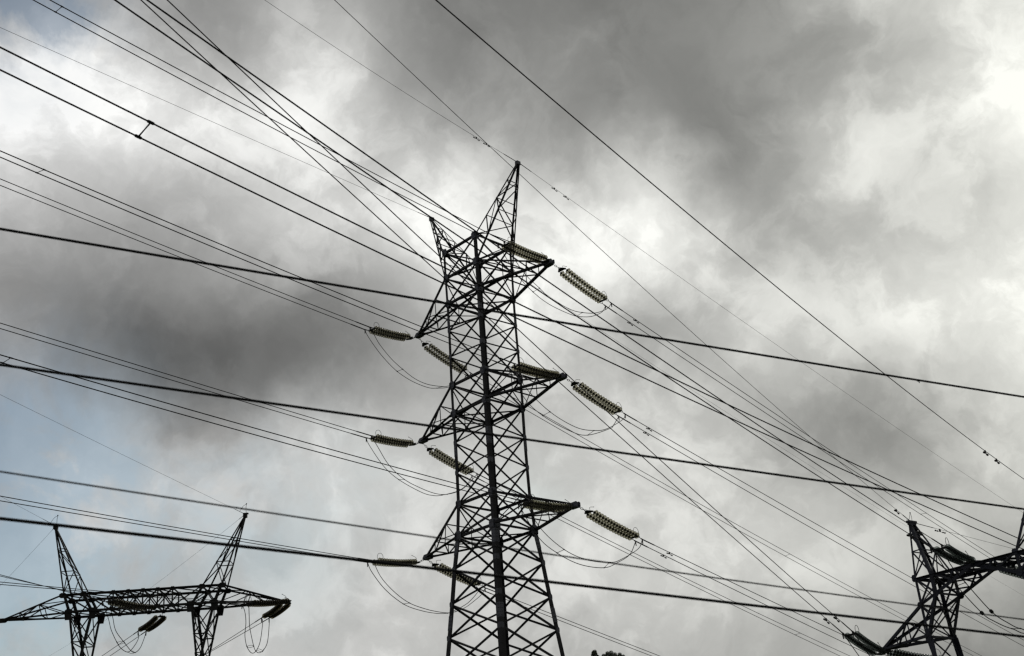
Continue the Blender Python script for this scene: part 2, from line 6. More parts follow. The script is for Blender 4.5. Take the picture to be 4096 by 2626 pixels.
SKY = json.loads(r'''{"base": 0.73, "blobs": [[-0.7472, 0.1999, 0.6338, 284.0, -0.4115], [-0.7218, 0.2518, 0.6447, 284.0, 0.0164], [-0.6924, 0.3052, 0.6538, 284.0, -0.0537], [-0.6592, 0.3594, 0.6605, 284.0, 0.0059], [-0.622, 0.4139, 0.6647, 284.0, -0.0746], [-0.5812, 0.4677, 0.6659, 284.0, -0.0914], [-0.5371, 0.5201, 0.664, 284.0, -0.018], [-0.4903, 0.5703, 0.659, 284.0, -0.1775], [-0.4414, 0.6176, 0.651, 284.0, -0.1383], [-0.3911, 0.6614, 0.64, 284.0, -0.0989], [-0.3402, 0.7013, 0.6265, 284.0, -0.1499], [-0.2895, 0.737, 0.6107, 284.0, 0.4432], [-0.2396, 0.7685, 0.5933, 284.0, 0.1078], [-0.1911, 0.7959, 0.5744, 284.0, -0.1754], [-0.7786, 0.2168, 0.5889, 284.0, 0.2661], [-0.7538, 0.27, 0.5991, 284.0, 0.2983], [-0.725, 0.3247, 0.6074, 284.0, -0.0607], [-0.692, 0.3802, 0.6136, 284.0, -0.367], [-0.6549, 0.436, 0.6173, 284.0, 0.3832], [-0.6138, 0.491, 0.6182, 284.0, 0.0085], [-0.5692, 0.5444, 0.6162, 284.0, -0.2251], [-0.5215, 0.5955, 0.6111, 284.0, 0.2782], [-0.4716, 0.6434, 0.6031, 284.0, -0.0392], [-0.4201, 0.6875, 0.5923, 284.0, 0.2143], [-0.3679, 0.7275, 0.579, 284.0, -0.089], [-0.3159, 0.7632, 0.5638, 284.0, -0.5055], [-0.2646, 0.7943, 0.5468, 284.0, 0.0155], [-0.2146, 0.8212, 0.5287, 284.0, 0.2169], [-0.8081, 0.2334, 0.5409, 284.0, 0.1162], [-0.784, 0.2877, 0.5501, 284.0, -0.268], [-0.7557, 0.3435, 0.5576, 284.0, 0.3897], [-0.7231, 0.4002, 0.5631, 284.0, 0.2927], [-0.686, 0.457, 0.5662, 284.0, -0.0824], [-0.6448, 0.5129, 0.5667, 284.0, -0.1634], [-0.5998, 0.5672, 0.5644, 284.0, 0.1182], [-0.5515, 0.6189, 0.5592, 284.0, -0.2517], [-0.5008, 0.6673, 0.5513, 284.0, -0.2147], [-0.4483, 0.7117, 0.5408, 284.0, -0.4437], [-0.395, 0.7517, 0.528, 284.0, 0.2783], [-0.3417, 0.7872, 0.5134, 284.0, 0.3783], [-0.2892, 0.818, 0.4972, 284.0, -0.073], [-0.2381, 0.8443, 0.48, 284.0, 0.2445], [-0.8352, 0.2495, 0.49, 284.0, -0.043], [-0.8118, 0.3047, 0.4981, 284.0, 0.134], [-0.7841, 0.3614, 0.5046, 284.0, -0.253], [-0.7518, 0.4189, 0.5092, 284.0, -0.3817], [-0.715, 0.4765, 0.5116, 284.0, 0.2449], [-0.6738, 0.5332, 0.5116, 284.0, 0.0035], [-0.6285, 0.5881, 0.509, 284.0, 0.3615], [-0.5799, 0.6403, 0.5038, 284.0, -0.2744], [-0.5285, 0.6889, 0.496, 284.0, 0.8525], [-0.4753, 0.7335, 0.486, 284.0, 0.0462], [-0.4211, 0.7734, 0.4738, 284.0, -0.2727], [-0.3668, 0.8086, 0.46, 284.0, 0.0599], [-0.3133, 0.839, 0.4448, 284.0, -0.3424], [-0.2611, 0.8649, 0.4287, 284.0, 0.0976], [-0.8596, 0.2649, 0.4369, 284.0, -0.1824], [-0.8369, 0.3207, 0.4436, 284.0, -0.0027], [-0.8097, 0.378, 0.4489, 284.0, 0.1971], [-0.7779, 0.4361, 0.4524, 284.0, 0.2893], [-0.7413, 0.4943, 0.4541, 284.0, 0.0837], [-0.7002, 0.5514, 0.4535, 284.0, -0.1931], [-0.6549, 0.6067, 0.4506, 284.0, 0.0486], [-0.606, 0.6591, 0.4454, 284.0, 0.3192], [-0.5543, 0.7078, 0.4379, 284.0, -0.6414], [-0.5005, 0.7523, 0.4284, 284.0, 0.1676], [-0.4457, 0.7921, 0.417, 284.0, 0.0501], [-0.3907, 0.827, 0.4041, 284.0, -0.1381], [-0.3364, 0.8571, 0.3901, 284.0, 0.4083], [-0.2834, 0.8825, 0.3753, 284.0, -0.0042], [-0.881, 0.2793, 0.3819, 284.0, 0.1745], [-0.8588, 0.3355, 0.3871, 284.0, -0.1638], [-0.8321, 0.3932, 0.3911, 284.0, -0.4672], [-0.8007, 0.4516, 0.3936, 284.0, -0.1836], [-0.7645, 0.5099, 0.3943, 284.0, -0.5159], [-0.7236, 0.5673, 0.3931, 284.0, 0.1728], [-0.6785, 0.6226, 0.39, 284.0, -0.167], [-0.6296, 0.675, 0.3847, 284.0, -0.0172], [-0.5777, 0.7237, 0.3776, 284.0, 0.1977], [-0.5237, 0.768, 0.3686, 284.0, -0.0993], [-0.4686, 0.8076, 0.3581, 284.0, 0.1793], [-0.4131, 0.8422, 0.3464, 284.0, 0.1755], [-0.3583, 0.8719, 0.3337, 284.0, -0.0951], [-0.3047, 0.8969, 0.3204, 284.0, 0.0079], [-0.899, 0.2927, 0.3257, 284.0, -0.1995], [-0.8773, 0.349, 0.3294, 284.0, 0.2414], [-0.8511, 0.4067, 0.332, 284.0, 0.1542], [-0.8201, 0.4651, 0.3333, 284.0, 0.1152], [-0.7843, 0.5234, 0.3332, 284.0, 0.2939], [-0.7438, 0.5805, 0.3313, 284.0, 0.0005], [-0.6989, 0.6357, 0.3278, 284.0, 0.0778], [-0.6502, 0.6879, 0.3226, 284.0, -0.0592], [-0.5985, 0.7363, 0.3158, 284.0, 0.092], [-0.5445, 0.7803, 0.3076, 284.0, 0.0298], [-0.4893, 0.8196, 0.298, 284.0, -0.2624], [-0.4338, 0.8539, 0.2875, 284.0, -0.3063], [-0.3787, 0.8833, 0.2762, 284.0, -0.0454], [-0.3249, 0.908, 0.2644, 284.0, 0.1797], [-0.9136, 0.3049, 0.269, 284.0, -0.1928], [-0.8923, 0.361, 0.2711, 284.0, 0.0508], [-0.8665, 0.4184, 0.2723, 284.0, -0.0104], [-0.8359, 0.4765, 0.2725, 284.0, -0.1776], [-0.8005, 0.5344, 0.2714, 284.0, 0.0373], [-0.7604, 0.5911, 0.2689, 284.0, -0.09], [-0.716, 0.6458, 0.2651, 284.0, 0.0463], [-0.6677, 0.6975, 0.26, 284.0, 0.0534], [-0.6164, 0.7455, 0.2535, 284.0, -0.1012], [-0.5628, 0.7892, 0.246, 284.0, 0.0392], [-0.5079, 0.8281, 0.2374, 284.0, 0.2761], [-0.4525, 0.8621, 0.2282, 284.0, 0.1095], [-0.3975, 0.8913, 0.2183, 284.0, 0.2009], [-0.3436, 0.9158, 0.2081, 284.0, -0.1316], [-0.9248, 0.3157, 0.2123, 284.0, 0.1563], [-0.9037, 0.3714, 0.2129, 284.0, 0.0123], [-0.8782, 0.4283, 0.2128, 284.0, -0.0417], [-0.848, 0.4858, 0.2117, 284.0, 0.0998], [-0.8131, 0.543, 0.2097, 284.0, -0.0873], [-0.7736, 0.5991, 0.2067, 284.0, 0.094], [-0.7297, 0.653, 0.2026, 284.0, 0.0264], [-0.6821, 0.7041, 0.1975, 284.0, -0.0177], [-0.6314, 0.7515, 0.1915, 284.0, 0.1825], [-0.5784, 0.7946, 0.1847, 284.0, -0.0428], [-0.524, 0.8331, 0.1772, 284.0, -0.0757], [-0.4691, 0.8668, 0.1691, 284.0, -0.1541], [-0.4145, 0.8958, 0.1607, 284.0, -0.0098], [-0.3609, 0.9201, 0.1521, 284.0, -0.0547], [-0.9326, 0.3253, 0.1563, 284.0, -0.0993], [-0.9117, 0.3803, 0.1555, 284.0, -0.0578], [-0.8865, 0.4364, 0.154, 284.0, 0.0248], [-0.8567, 0.493, 0.1519, 284.0, 0.0346], [-0.8222, 0.5493, 0.1491, 284.0, 0.0306], [-0.7833, 0.6044, 0.1455, 284.0, 0.0317], [-0.7401, 0.6575, 0.1412, 284.0, -0.0449], [-0.6933, 0.7077, 0.1362, 284.0, -0.0219], [-0.6434, 0.7543, 0.1305, 284.0, -0.0527], [-0.5913, 0.7968, 0.1244, 284.0, -0.022], [-0.5377, 0.8349, 0.1179, 284.0, 0.0591], [-0.4835, 0.8683, 0.111, 284.0, 0.0024], [-0.4296, 0.897, 0.104, 284.0, -0.0041], [-0.3765, 0.9213, 0.0969, 284.0, -0.1399]], "blue": [[-0.7472, 0.2196, 0.6273, 485.6, 1.3], [-0.7377, 0.2447, 0.6292, 1282.3, 0.9], [-0.8918, 0.3178, 0.3219, 320.6, 0.8], [-0.889, 0.3518, 0.2931, 485.6, 0.7], [-0.8759, 0.4127, 0.2499, 320.6, 0.75], [-0.8414, 0.4524, 0.2955, 909.4, 0.55], [-0.7728, 0.5593, 0.3, 678.3, 0.35], [-0.9106, 0.3383, 0.2373, 364.8, 0.8], [-0.8164, 0.5201, 0.2508, 525.2, 0.4], [-0.9223, 0.3462, 0.1719, 525.2, 0.6], [-0.6755, 0.6825, 0.279, 1459.0, 0.5]]}''')
V = Vector
ARMS = [s + str(i) for s in 'rl' for i in range(3)]
WIRE_KEYS = [a + d + m for d in 'fb' for a in ARMS for m in 'AB'] + ['e' + s + d for s in 'RL' for d in 'fb']
WIRE_KEYS += ['t' + a + 'b' + m for a in 'CLR' for m in 'AB'] + ['te' + x for x in ('R', 'L', 'Lf')] + ['t' + a + 'f' + m for a in 'CLR' for m in 'AB'] + ['te' + 'Rf']
WIRE_KEYS += ['p' + a + d + m for d in 'bf' for a in 'RC' for m in 'AB'] + ['pe' + s + d for d in 'bf' for s in 'RL']
JUMPER_KEYS = [a + m for a in ARMS + ['p' + x for x in 'CR'] + ['t' + x for x in 'CLR'] for m in 'AB']
STRING_KEYS = [a + d for d in 'fb' for a in ARMS] + ['t' + a + d for d in 'bf' for a in 'CLR'] + ['p' + a + d for d in 'bf' for a in 'RC']
SPACER_KEYS = ['r0' + 'b', 'tR' + 'b', 'r1' + 'b', 'r2' + 'b', 'l0' + 'f', 'l1' + 'f', 'r0' + 'f'] + ['j' + a for a in ARMS + ['t' + 'C', 'p' + 'C', 'p' + 'R'] for _ in (0, 1)]
WIRES = dict(zip(WIRE_KEYS, D['wires']))
JUMPERS = dict(zip(JUMPER_KEYS, D['jumpers']))
STRINGS = dict(zip(STRING_KEYS, D['strings']))
TIPS = dict(zip(ARMS, D['tips']))
rad = math.radians
CAM = V(D['cam'])
R = D['R']
FWD = V((R[0][1], R[1][1], 0)).normalized()
RGT = V((FWD.y, -FWD.x, 0))

# ----------------------------------------------------------------- camera
scn = bpy.context.scene
col = scn.collection
cam_data = bpy.data.cameras.new('camera')
cam = bpy.data.objects.new('camera', cam_data)
col.objects.link(cam)
cam.matrix_world = Matrix(((R[0][0], R[0][2], -R[0][1], CAM.x), (R[1][0], R[1][2], -R[1][1], CAM.y),
                           (R[2][0], R[2][2], -R[2][1], CAM.z), (0, 0, 0, 1)))
cam_data.sensor_width = 36.0
cam_data.lens = D['f'] / 4096 * 36.0
cam_data.clip_start = 0.2
cam_data.clip_end = 6000
cam_data.dof.use_dof = True
cam_data.dof.focus_distance = 62.0
cam_data.dof.aperture_fstop = 3.2
scn.camera = cam

# ----------------------------------------------------------------- world: Nishita sky behind a layer of procedural cloud
SUN_DIR = V((-0.585, 0.645, 0.491)).normalized()
sun_el = math.asin(SUN_DIR.z)
world = bpy.data.worlds.new('World')
scn.world = world
world.use_nodes = True
nt = world.node_tree
nt.nodes.clear()
def N(kind, **kw):
    n = nt.nodes.new(kind)
    for k, v in kw.items():
        setattr(n, k, v)
    return n
def setin(n, i, v):
    if hasattr(v, 'bl_idname') or isinstance(v, bpy.types.NodeSocket):
        nt.links.new(v, n.inputs[i])
    else:
        n.inputs[i].default_value = v
def M(op, a, b=None, c=None, clamp=False):
    n = N('ShaderNodeMath', operation=op)
    n.use_clamp = clamp
    setin(n, 0, a)
    if b is not None: setin(n, 1, b)
    if c is not None: setin(n, 2, c)
    return n.outputs[0]
def VM(op, a, b=None, scale=None):
    n = N('ShaderNodeVectorMath', operation=op)
    setin(n, 0, a)
    if b is not None: setin(n, 1, b)
    if scale is not None: n.inputs['Scale'].default_value = scale
    return n.outputs['Value'] if op == 'DOT_PRODUCT' else n.outputs['Vector']
def NOISE(vec, scale, detail, rough=0.5, dist=0.0):
    n = N('ShaderNodeTexNoise')
    nt.links.new(vec, n.inputs['Vector'])
    n.inputs['Scale'].default_value = scale
    n.inputs['Detail'].default_value = detail
    n.inputs['Roughness'].default_value = rough
    n.inputs['Distortion'].default_value = dist
    return n
tc = N('ShaderNodeTexCoord')
dirn = VM('NORMALIZE', tc.outputs['Generated'])
# turbulent air shifts every cloud edge
w1 = NOISE(dirn, 5.0, 5, 0.55)
w2 = NOISE(dirn, 16.0, 6, 0.6)
off = VM('ADD', VM('SCALE', VM('SUBTRACT', w1.outputs['Color'], (0.5, 0.5, 0.5)), scale=0.075),
         VM('SCALE', VM('SUBTRACT', w2.outputs['Color'], (0.5, 0.5, 0.5)), scale=0.05))
dw = VM('NORMALIZE', VM('ADD', dirn, off))
def blob(vec, b):
    d = VM('DOT_PRODUCT', vec, (b[0], b[1], b[2]))
    return M('EXPONENT', M('MULTIPLY_ADD', d, b[3], -b[3]))
lum = None
for b in SKY['blobs']:
    lum = M('MULTIPLY_ADD', blob(dw, b), b[4], SKY['base'] if lum is None else lum)
# billows and wisps inside the cloud layer
n1 = NOISE(dw, 11.0, 10, 0.6, 0.25)
n2 = NOISE(dw, 34.0, 8, 0.62, 0.5)
bright = M('MULTIPLY_ADD', M('SUBTRACT', lum, 0.50, clamp=True), 1.3, 0.25)
mr = N('ShaderNodeMapRange', interpolation_type='SMOOTHSTEP')
nt.links.new(n1.outputs['Fac'], mr.inputs['Value'])
mr.inputs['From Min'].default_value = 0.45
mr.inputs['From Max'].default_value = 0.59
mr.inputs['To Min'].default_value = -0.5
mr.inputs['To Max'].default_value = 0.5
soft = M('ADD', M('MULTIPLY', M('SUBTRACT', n1.outputs['Fac'], 0.5), 0.30), M('MULTIPLY', M('SUBTRACT', n2.outputs['Fac'], 0.5), 0.16))
det = M('MULTIPLY', M('MULTIPLY_ADD', mr.outputs['Result'], 0.085, soft), bright)
lum = M('MAXIMUM', M('ADD', lum, det), 0.1)
lum = M('MULTIPLY_ADD', M('SUBTRACT', lum, 0.7), 1.05, 0.695)
lum = M('MINIMUM', lum, 1.0)
lin = M('POWER', lum, 2.2)
# tint: neutral grey on the left, a little warmer to the right
side = M('MULTIPLY_ADD', VM('DOT_PRODUCT', dirn, tuple(RGT)), 0.9, 0.5, clamp=True)
tint = N('ShaderNodeMix', data_type='RGBA')
nt.links.new(side, tint.inputs['Factor'])
tint.inputs[6].default_value = (10.0, 10.0, 10.0, 1)
tint.inputs[7].default_value = (10.0, 10.05, 9.3, 1)
cl = N('ShaderNodeVectorMath', operation='SCALE')
nt.links.new(tint.outputs[2], cl.inputs[0])
nt.links.new(lin, cl.inputs['Scale'])
# gaps of clear sky
gap = None
n3 = NOISE(dirn, 12.0, 8, 0.6, 0.4)
for b in SKY['blue']:
    gap = M('MULTIPLY_ADD', blob(dw, b), b[4], 0.0 if gap is None else gap)
gap = M('MULTIPLY', gap, M('MULTIPLY_ADD', M('SUBTRACT', n3.outputs['Fac'], 0.42), 3.6, 0.3, clamp=True), clamp=True)
gap = M('MULTIPLY', gap, 0.68)
sky = N('ShaderNodeTexSky', sky_type='NISHITA')
sky.sun_disc = False
sky.sun_elevation = sun_el
sky.sun_rotation = math.atan2(SUN_DIR.x, SUN_DIR.y)
sky.air_density = 1.0
sky.dust_density = 1.0
sky.ozone_density = 0.3
mixc = N('ShaderNodeMix', data_type='RGBA')
nt.links.new(gap, mixc.inputs['Factor'])
nt.links.new(cl.outputs[0], mixc.inputs[6])
sk = N('ShaderNodeVectorMath', operation='MULTIPLY')
nt.links.new(sky.outputs[0], sk.inputs[0])
sk.inputs[1].default_value = (0.46, 0.57, 0.61)
nt.links.new(sk.outputs[0], mixc.inputs[7])
bg = N('ShaderNodeBackground')
bg.inputs['Strength'].default_value = 0.1
nt.links.new(mixc.outputs[2], bg.inputs['Color'])
wo = N('ShaderNodeOutputWorld')
nt.links.new(bg.outputs[0], wo.inputs['Surface'])
world.cycles.sampling_method = 'MANUAL'
world.cycles.sample_map_resolution = 512

# ----------------------------------------------------------------- sun veiled by cloud, behind the tall tower
sl = bpy.data.lights.new('sun', 'SUN')
sl.energy = 0.5
sl.angle = rad(14)
sl.color = (1.0, 0.96, 0.9)
so = bpy.data.objects.new('sun', sl)
so.rotation_euler = (-SUN_DIR).to_track_quat('-Z', 'Y').to_euler()
so.location = (0, 0, 80)
col.objects.link(so)
scn.view_settings.view_transform = 'Standard'
scn.view_settings.look = 'None'
scn.view_settings.exposure = 0.0
scn.view_settings.gamma = 1.0
scn.cycles.transmission_bounces = 16
scn.cycles.transparent_max_bounces = 40
scn.cycles.max_bounces = 16
scn.cycles.filter_width = 1.4

# ----------------------------------------------------------------- materials
def mat(name, base, rough=0.7, var=0.0, scale=3.0, spec=0.3, trans=0.0, ior=1.45, metal=0.0):
    m = bpy.data.materials.new(name)
    m.use_nodes = True
    t = m.node_tree
    p = t.nodes['Principled BSDF']
    p.inputs['Base Color'].default_value = (*base, 1)
    p.inputs['Roughness'].default_value = rough
    p.inputs['Specular IOR Level'].default_value = spec
    p.inputs['Transmission Weight'].default_value = trans
    p.inputs['IOR'].default_value = ior
    p.inputs['Metallic'].default_value = metal
    if var:
        co = t.nodes.new('ShaderNodeTexCoord')
        nz = t.nodes.new('ShaderNodeTexNoise')
        nz.inputs['Scale'].default_value = scale
        nz.inputs['Detail'].default_value = 6
        nz.inputs['Roughness'].default_value = 0.6
        cr = t.nodes.new('ShaderNodeValToRGB')
        cr.color_ramp.elements[0].position = 0.3
        cr.color_ramp.elements[1].position = 0.72
        cr.color_ramp.elements[0].color = (*[c * (1 - var) for c in base], 1)
        cr.color_ramp.elements[1].color = (*[c * (1 + var) for c in base], 1)
        t.links.new(co.outputs['Object'], nz.inputs['Vector'])
        t.links.new(nz.outputs['Fac'], cr.inputs['Fac'])
        t.links.new(cr.outputs['Color'], p.inputs['Base Color'])
    return m
STEEL = mat('dark_silhouette_steel', (0.012, 0.012, 0.0135), 0.65, 0.5, 2.5, 0.12)  # near-black base colour stands in for the tower's backlit silhouette
PLATE = mat('gusset_steel', (0.026, 0.028, 0.038), 0.5, 0.5, 6.0, 0.3)
STEEL2 = mat('dark_steel_portal', (0.010, 0.010, 0.010), 0.7, 0.4, 2.5, 0.1)
STEEL3 = mat('blue_grey_steel', (0.014, 0.0155, 0.024), 0.6, 0.5, 2.5, 0.2)
FITTING = mat('forged_fittings', (0.012, 0.012, 0.012), 0.65, 0.3, 8.0, 0.12)
WIRE = mat('aged_conductor', (0.012, 0.012, 0.012), 0.75, 0.25, 1.5, 0.1)
RUBBER = mat('black_cable_sheath', (0.010, 0.010, 0.011), 0.8, 0.2, 2.0, 0.1)
def glass(name, tint, body, rough=0.15):
    m = bpy.data.materials.new(name); m.use_nodes = True; g = m.node_tree
    p = g.nodes['Principled BSDF']; out = g.nodes['Material Output']
    p.inputs['Base Color'].default_value = (*body, 1); p.inputs['Roughness'].default_value = rough; p.inputs['Specular IOR Level'].default_value = 0.5
    tr = g.nodes.new('ShaderNodeBsdfTransparent'); tr.inputs['Color'].default_value = (*tint, 1)
    lw = g.nodes.new('ShaderNodeLayerWeight'); lw.inputs['Blend'].default_value = 0.45
    mp = g.nodes.new('ShaderNodeMapRange'); mp.inputs['From Min'].default_value = 0.0; mp.inputs['From Max'].default_value = 0.9
    mp.inputs['To Min'].default_value = 0.12; mp.inputs['To Max'].default_value = 0.95
    mx = g.nodes.new('ShaderNodeMixShader')
    g.links.new(lw.outputs['Facing'], mp.inputs['Value']); g.links.new(mp.outputs['Result'], mx.inputs['Fac'])
    g.links.new(tr.outputs[0], mx.inputs[1]); g.links.new(p.outputs[0], mx.inputs[2]); g.links.new(mx.outputs[0], out.inputs['Surface'])
    return m
GLASS = glass('clear_olive_glass', (0.73, 0.715, 0.625), (0.10, 0.095, 0.075))
GLASS2 = glass('brown_glass', (0.55, 0.515, 0.43), (0.065, 0.06, 0.045))
GLASS3 = glass('green_glass', (0.64, 0.67, 0.655), (0.06, 0.066, 0.064))
GRASS = mat('rough_grass', (0.055, 0.07, 0.03), 0.95, 0.5, 0.08, 0.1)
LEAF = mat('dark_leaves', (0.055, 0.062, 0.04), 0.7, 0.4, 0.8, 0.3)
BARK = mat('grey_bark', (0.10, 0.085, 0.07), 0.9, 0.3, 3.0, 0.1)
CONC = mat('concrete_footing', (0.30, 0.29, 0.27), 0.9, 0.25, 2.0, 0.2)

# ----------------------------------------------------------------- mesh helpers
class MB:
    def __init__(s): s.v, s.f = [], []
    def add(s, vs, fs):
        o = len(s.v); s.v += [V(x) for x in vs]; s.f += [tuple(i + o for i in f) for f in fs]
    def prism(s, prof, p, q, a, b):
        """extrude a 2-D profile (in axes a, b) from p to q"""
        n = len(prof)
        vs = [p + a * x + b * y for x, y in prof] + [q + a * x + b * y for x, y in prof]
        fs = [(i, (i + 1) % n, n + (i + 1) % n, n + i) for i in range(n)] + [tuple(range(n - 1, -1, -1)), tuple(range(n, 2 * n))]
        s.add(vs, fs)
    def angle(s, p, q, nrm, w, w2=None, t=0.014, inset=0.0, centre=True):
        """rolled L section: one leg lies in the face with normal nrm, the other stands inwards"""
        p, q = V(p), V(q)
        ax = (q - p)
        if ax.length < 1e-4: return
        ax.normalize()
        p = p + ax * inset; q = q - ax * inset
        n = V(nrm) - ax * ax.dot(V(nrm))
        if n.length < 1e-3: n = ax.orthogonal()
        n.normalize()
        a = ax.cross(n); w2 = w if w2 is None else w2
        sh = -w / 2 if centre else 0
        prof = [(sh, 0), (sh + w, 0), (sh + w, -t), (sh + t, -t), (sh + t, -w2), (sh, -w2)]
        s.prism(prof, p, q, a, n)
    def corner(s, p, q, d1, d2, w, t=0.018):
        """leg section: heel on the line p-q, legs of the L along d1 and d2"""
        prof = [(0, 0), (w, 0), (w, t), (t, t), (t, w), (0, w)]
        s.prism(prof, V(p), V(q), V(d1), V(d2))
    def box(s, c, ax, ay, az):
        c = V(c)
        vs = [c + V(ax) * i + V(ay) * j + V(az) * k for i in (-1, 1) for j in (-1, 1) for k in (-1, 1)]
        s.add(vs, [(0, 1, 3, 2), (4, 6, 7, 5), (0, 4, 5, 1), (2, 3, 7, 6), (0, 2, 6, 4), (1, 5, 7, 3)])
    def plate(s, c, n, pts, t=0.014, up=(0, 0, 1)):
        """flat polygon plate around c in the plane with normal n"""
        n = V(n).normalized(); u = V(up) - n * n.dot(V(up))
        if u.length < 1e-3: u = n.orthogonal()
        u.normalize(); a = u.cross(n)
        s.prism([(x, y) for x, y in pts], V(c) - n * t / 2, V(c) + n * t / 2, a, u)
    def tube(s, pts, r, n=6, cap=True):
        pts = [V(p) for p in pts]
        rr = r if isinstance(r, (list, tuple)) else [r] * len(pts)
        t = (pts[1] - pts[0]).normalized(); u = t.orthogonal().normalized()
        vs = []
        for i, p in enumerate(pts):
            tt = (pts[min(i + 1, len(pts) - 1)] - pts[max(i - 1, 0)]).normalized()
            u = (u - tt * u.dot(tt)).normalized(); w = tt.cross(u)
            vs += [p + (u * math.cos(2 * math.pi * k / n) + w * math.sin(2 * math.pi * k / n)) * rr[i] for k in range(n)]
        fs = []
        for i in range(len(pts) - 1):
            for k in range(n):
                fs.append((i * n + k, i * n + (k + 1) % n, (i + 1) * n + (k + 1) % n, (i + 1) * n + k))
        if cap: fs += [tuple(range(n - 1, -1, -1)), tuple(range((len(pts) - 1) * n, len(pts) * n))]
        s.add(vs, fs)
    def ball(s, c, r, sc=(1, 1, 1), seg=8, ring=5):
        vs = []; fs = []
        for i in range(ring + 1):
            th = math.pi * i / ring
            for k in range(seg):
                ph = 2 * math.pi * k / seg
                vs.append(V(c) + V((r * sc[0] * math.sin(th) * math.cos(ph), r * sc[1] * math.sin(th) * math.sin(ph), r * sc[2] * math.cos(th))))
        for i in range(ring):
            for k in range(seg):
                fs.append((i * seg + k, (i + 1) * seg + k, (i + 1) * seg + (k + 1) % seg, i * seg + (k + 1) % seg))
        s.add(vs, fs)
    def ring(s, c, nrm, R_, r, sc=1.0, up=None, seg=20):
        n = V(nrm).normalized(); u = (V(up) - n * n.dot(V(up))).normalized() if up else n.orthogonal().normalized(); w = n.cross(u)
        pts = [V(c) + u * R_ * math.cos(2 * math.pi * k / seg) + w * R_ * sc * math.sin(2 * math.pi * k / seg) for k in range(seg + 1)]
        s.tube(pts, r, 5, cap=False)
    def mesh(s, name, m, origin=V((0, 0, 0)), smooth=False):
        me = bpy.data.meshes.new(name)
        me.from_pydata([tuple(x - origin) for x in s.v], [], s.f)
        me.validate()
        bm = bmesh.new(); bm.from_mesh(me)
        bmesh.ops.remove_doubles(bm, verts=bm.verts, dist=1e-5)
        bmesh.ops.recalc_face_normals(bm, faces=bm.faces)
        bm.to_mesh(me); bm.free()
        me.materials.append(m)
        if smooth: me.polygons.foreach_set('use_smooth', [True] * len(me.polygons))
        me.update()
        return me
    def build(s, name, m, parent=None, origin=None, smooth=False):
        o = bpy.data.objects.new(name, None if False else s.mesh(name, m, V((0, 0, 0)) if origin is None else V(origin), smooth))
        col.objects.link(o)
        if parent is not None: o.parent = parent
        elif origin is not None: o.location = V(origin)
        return o
def tag(o, label, cat, group=None):
    o['label'] = label; o['category'] = cat
    if group: o['group'] = group
    return o
def thing(name, loc, label, cat, group=None):
    o = bpy.data.objects.new(name, None)
    o.empty_display_size = 0.3
    o.location = V(loc)
    col.objects.link(o)
    return tag(o, label, cat, group)
def octo(w, h, c=0.3):
    return [(-w, -h * (1 - c)), (-w * (1 - c), -h), (w * (1 - c), -h), (w, -h * (1 - c)), (w, h * (1 - c)), (w * (1 - c), h), (-w * (1 - c), h), (-w, h * (1 - c))]
def spline(P, sub=6):
    P = [V(p) for p in P]
    E = [P[0] * 2 - P[1]] + P + [P[-1] * 2 - P[-2]]
    o = []
    for i in range(len(P) - 1):
        p0, p1, p2, p3 = E[i:i + 4]
        for k in range(sub):
            u = k / sub
            o.append(((p1 * 2) + (p2 - p0) * u + (p0 * 2 - p1 * 5 + p2 * 4 - p3) * u * u + (p1 * 3 - p0 - p2 * 3 + p3) * u ** 3) * 0.5)
    o.append(P[-1])
    return o

# ----------------------------------------------------------------- terrain: a field that drops away and a hill far behind
TREE = V(D['trees'][1])
def sstep(a, b, x):
    t = min(max((x - a) / (b - a), 0), 1); return t * t * (3 - 2 * t)
HILL = V((CAM.x, CAM.y, 0)) + (V((TREE.x, TREE.y, 0)) - V((CAM.x, CAM.y, 0))).normalized() * 400
def ground_z(x, y):
    q = (V((x, y, 0)) - CAM).dot(FWD)
    h = -4.5 * sstep(18, 75, q)
    d = (V((x, y, 0)) - HILL).length
    h += 53.0 * math.exp(-(d / 130.0) ** 2)
    h += 0.25 * math.sin(x * 0.11) * math.cos(y * 0.09)
    h -= 0.25 * math.sin(CAM.x * 0.11) * math.cos(CAM.y * 0.09)
    return h
def build_ground():
    m = MB(); na = 120
    rs = [0] + [1.5 * 1.135 ** i for i in range(62)]
    vs = []
    for r in rs:
        for k in range(na):
            a = 2 * math.pi * k / na
            x, y = CAM.x + r * math.cos(a), CAM.y + r * math.sin(a)
            vs.append((x, y, ground_z(x, y)))
    fs = []
    for i in range(len(rs) - 1):
        for k in range(na):
            fs.append((i * na + k, i * na + (k + 1) % na, (i + 1) * na + (k + 1) % na, (i + 1) * na + k))
    m.add(vs, fs)
    o = m.build('ground', GRASS, smooth=True)
    o['kind'] = 'structure'
build_ground()

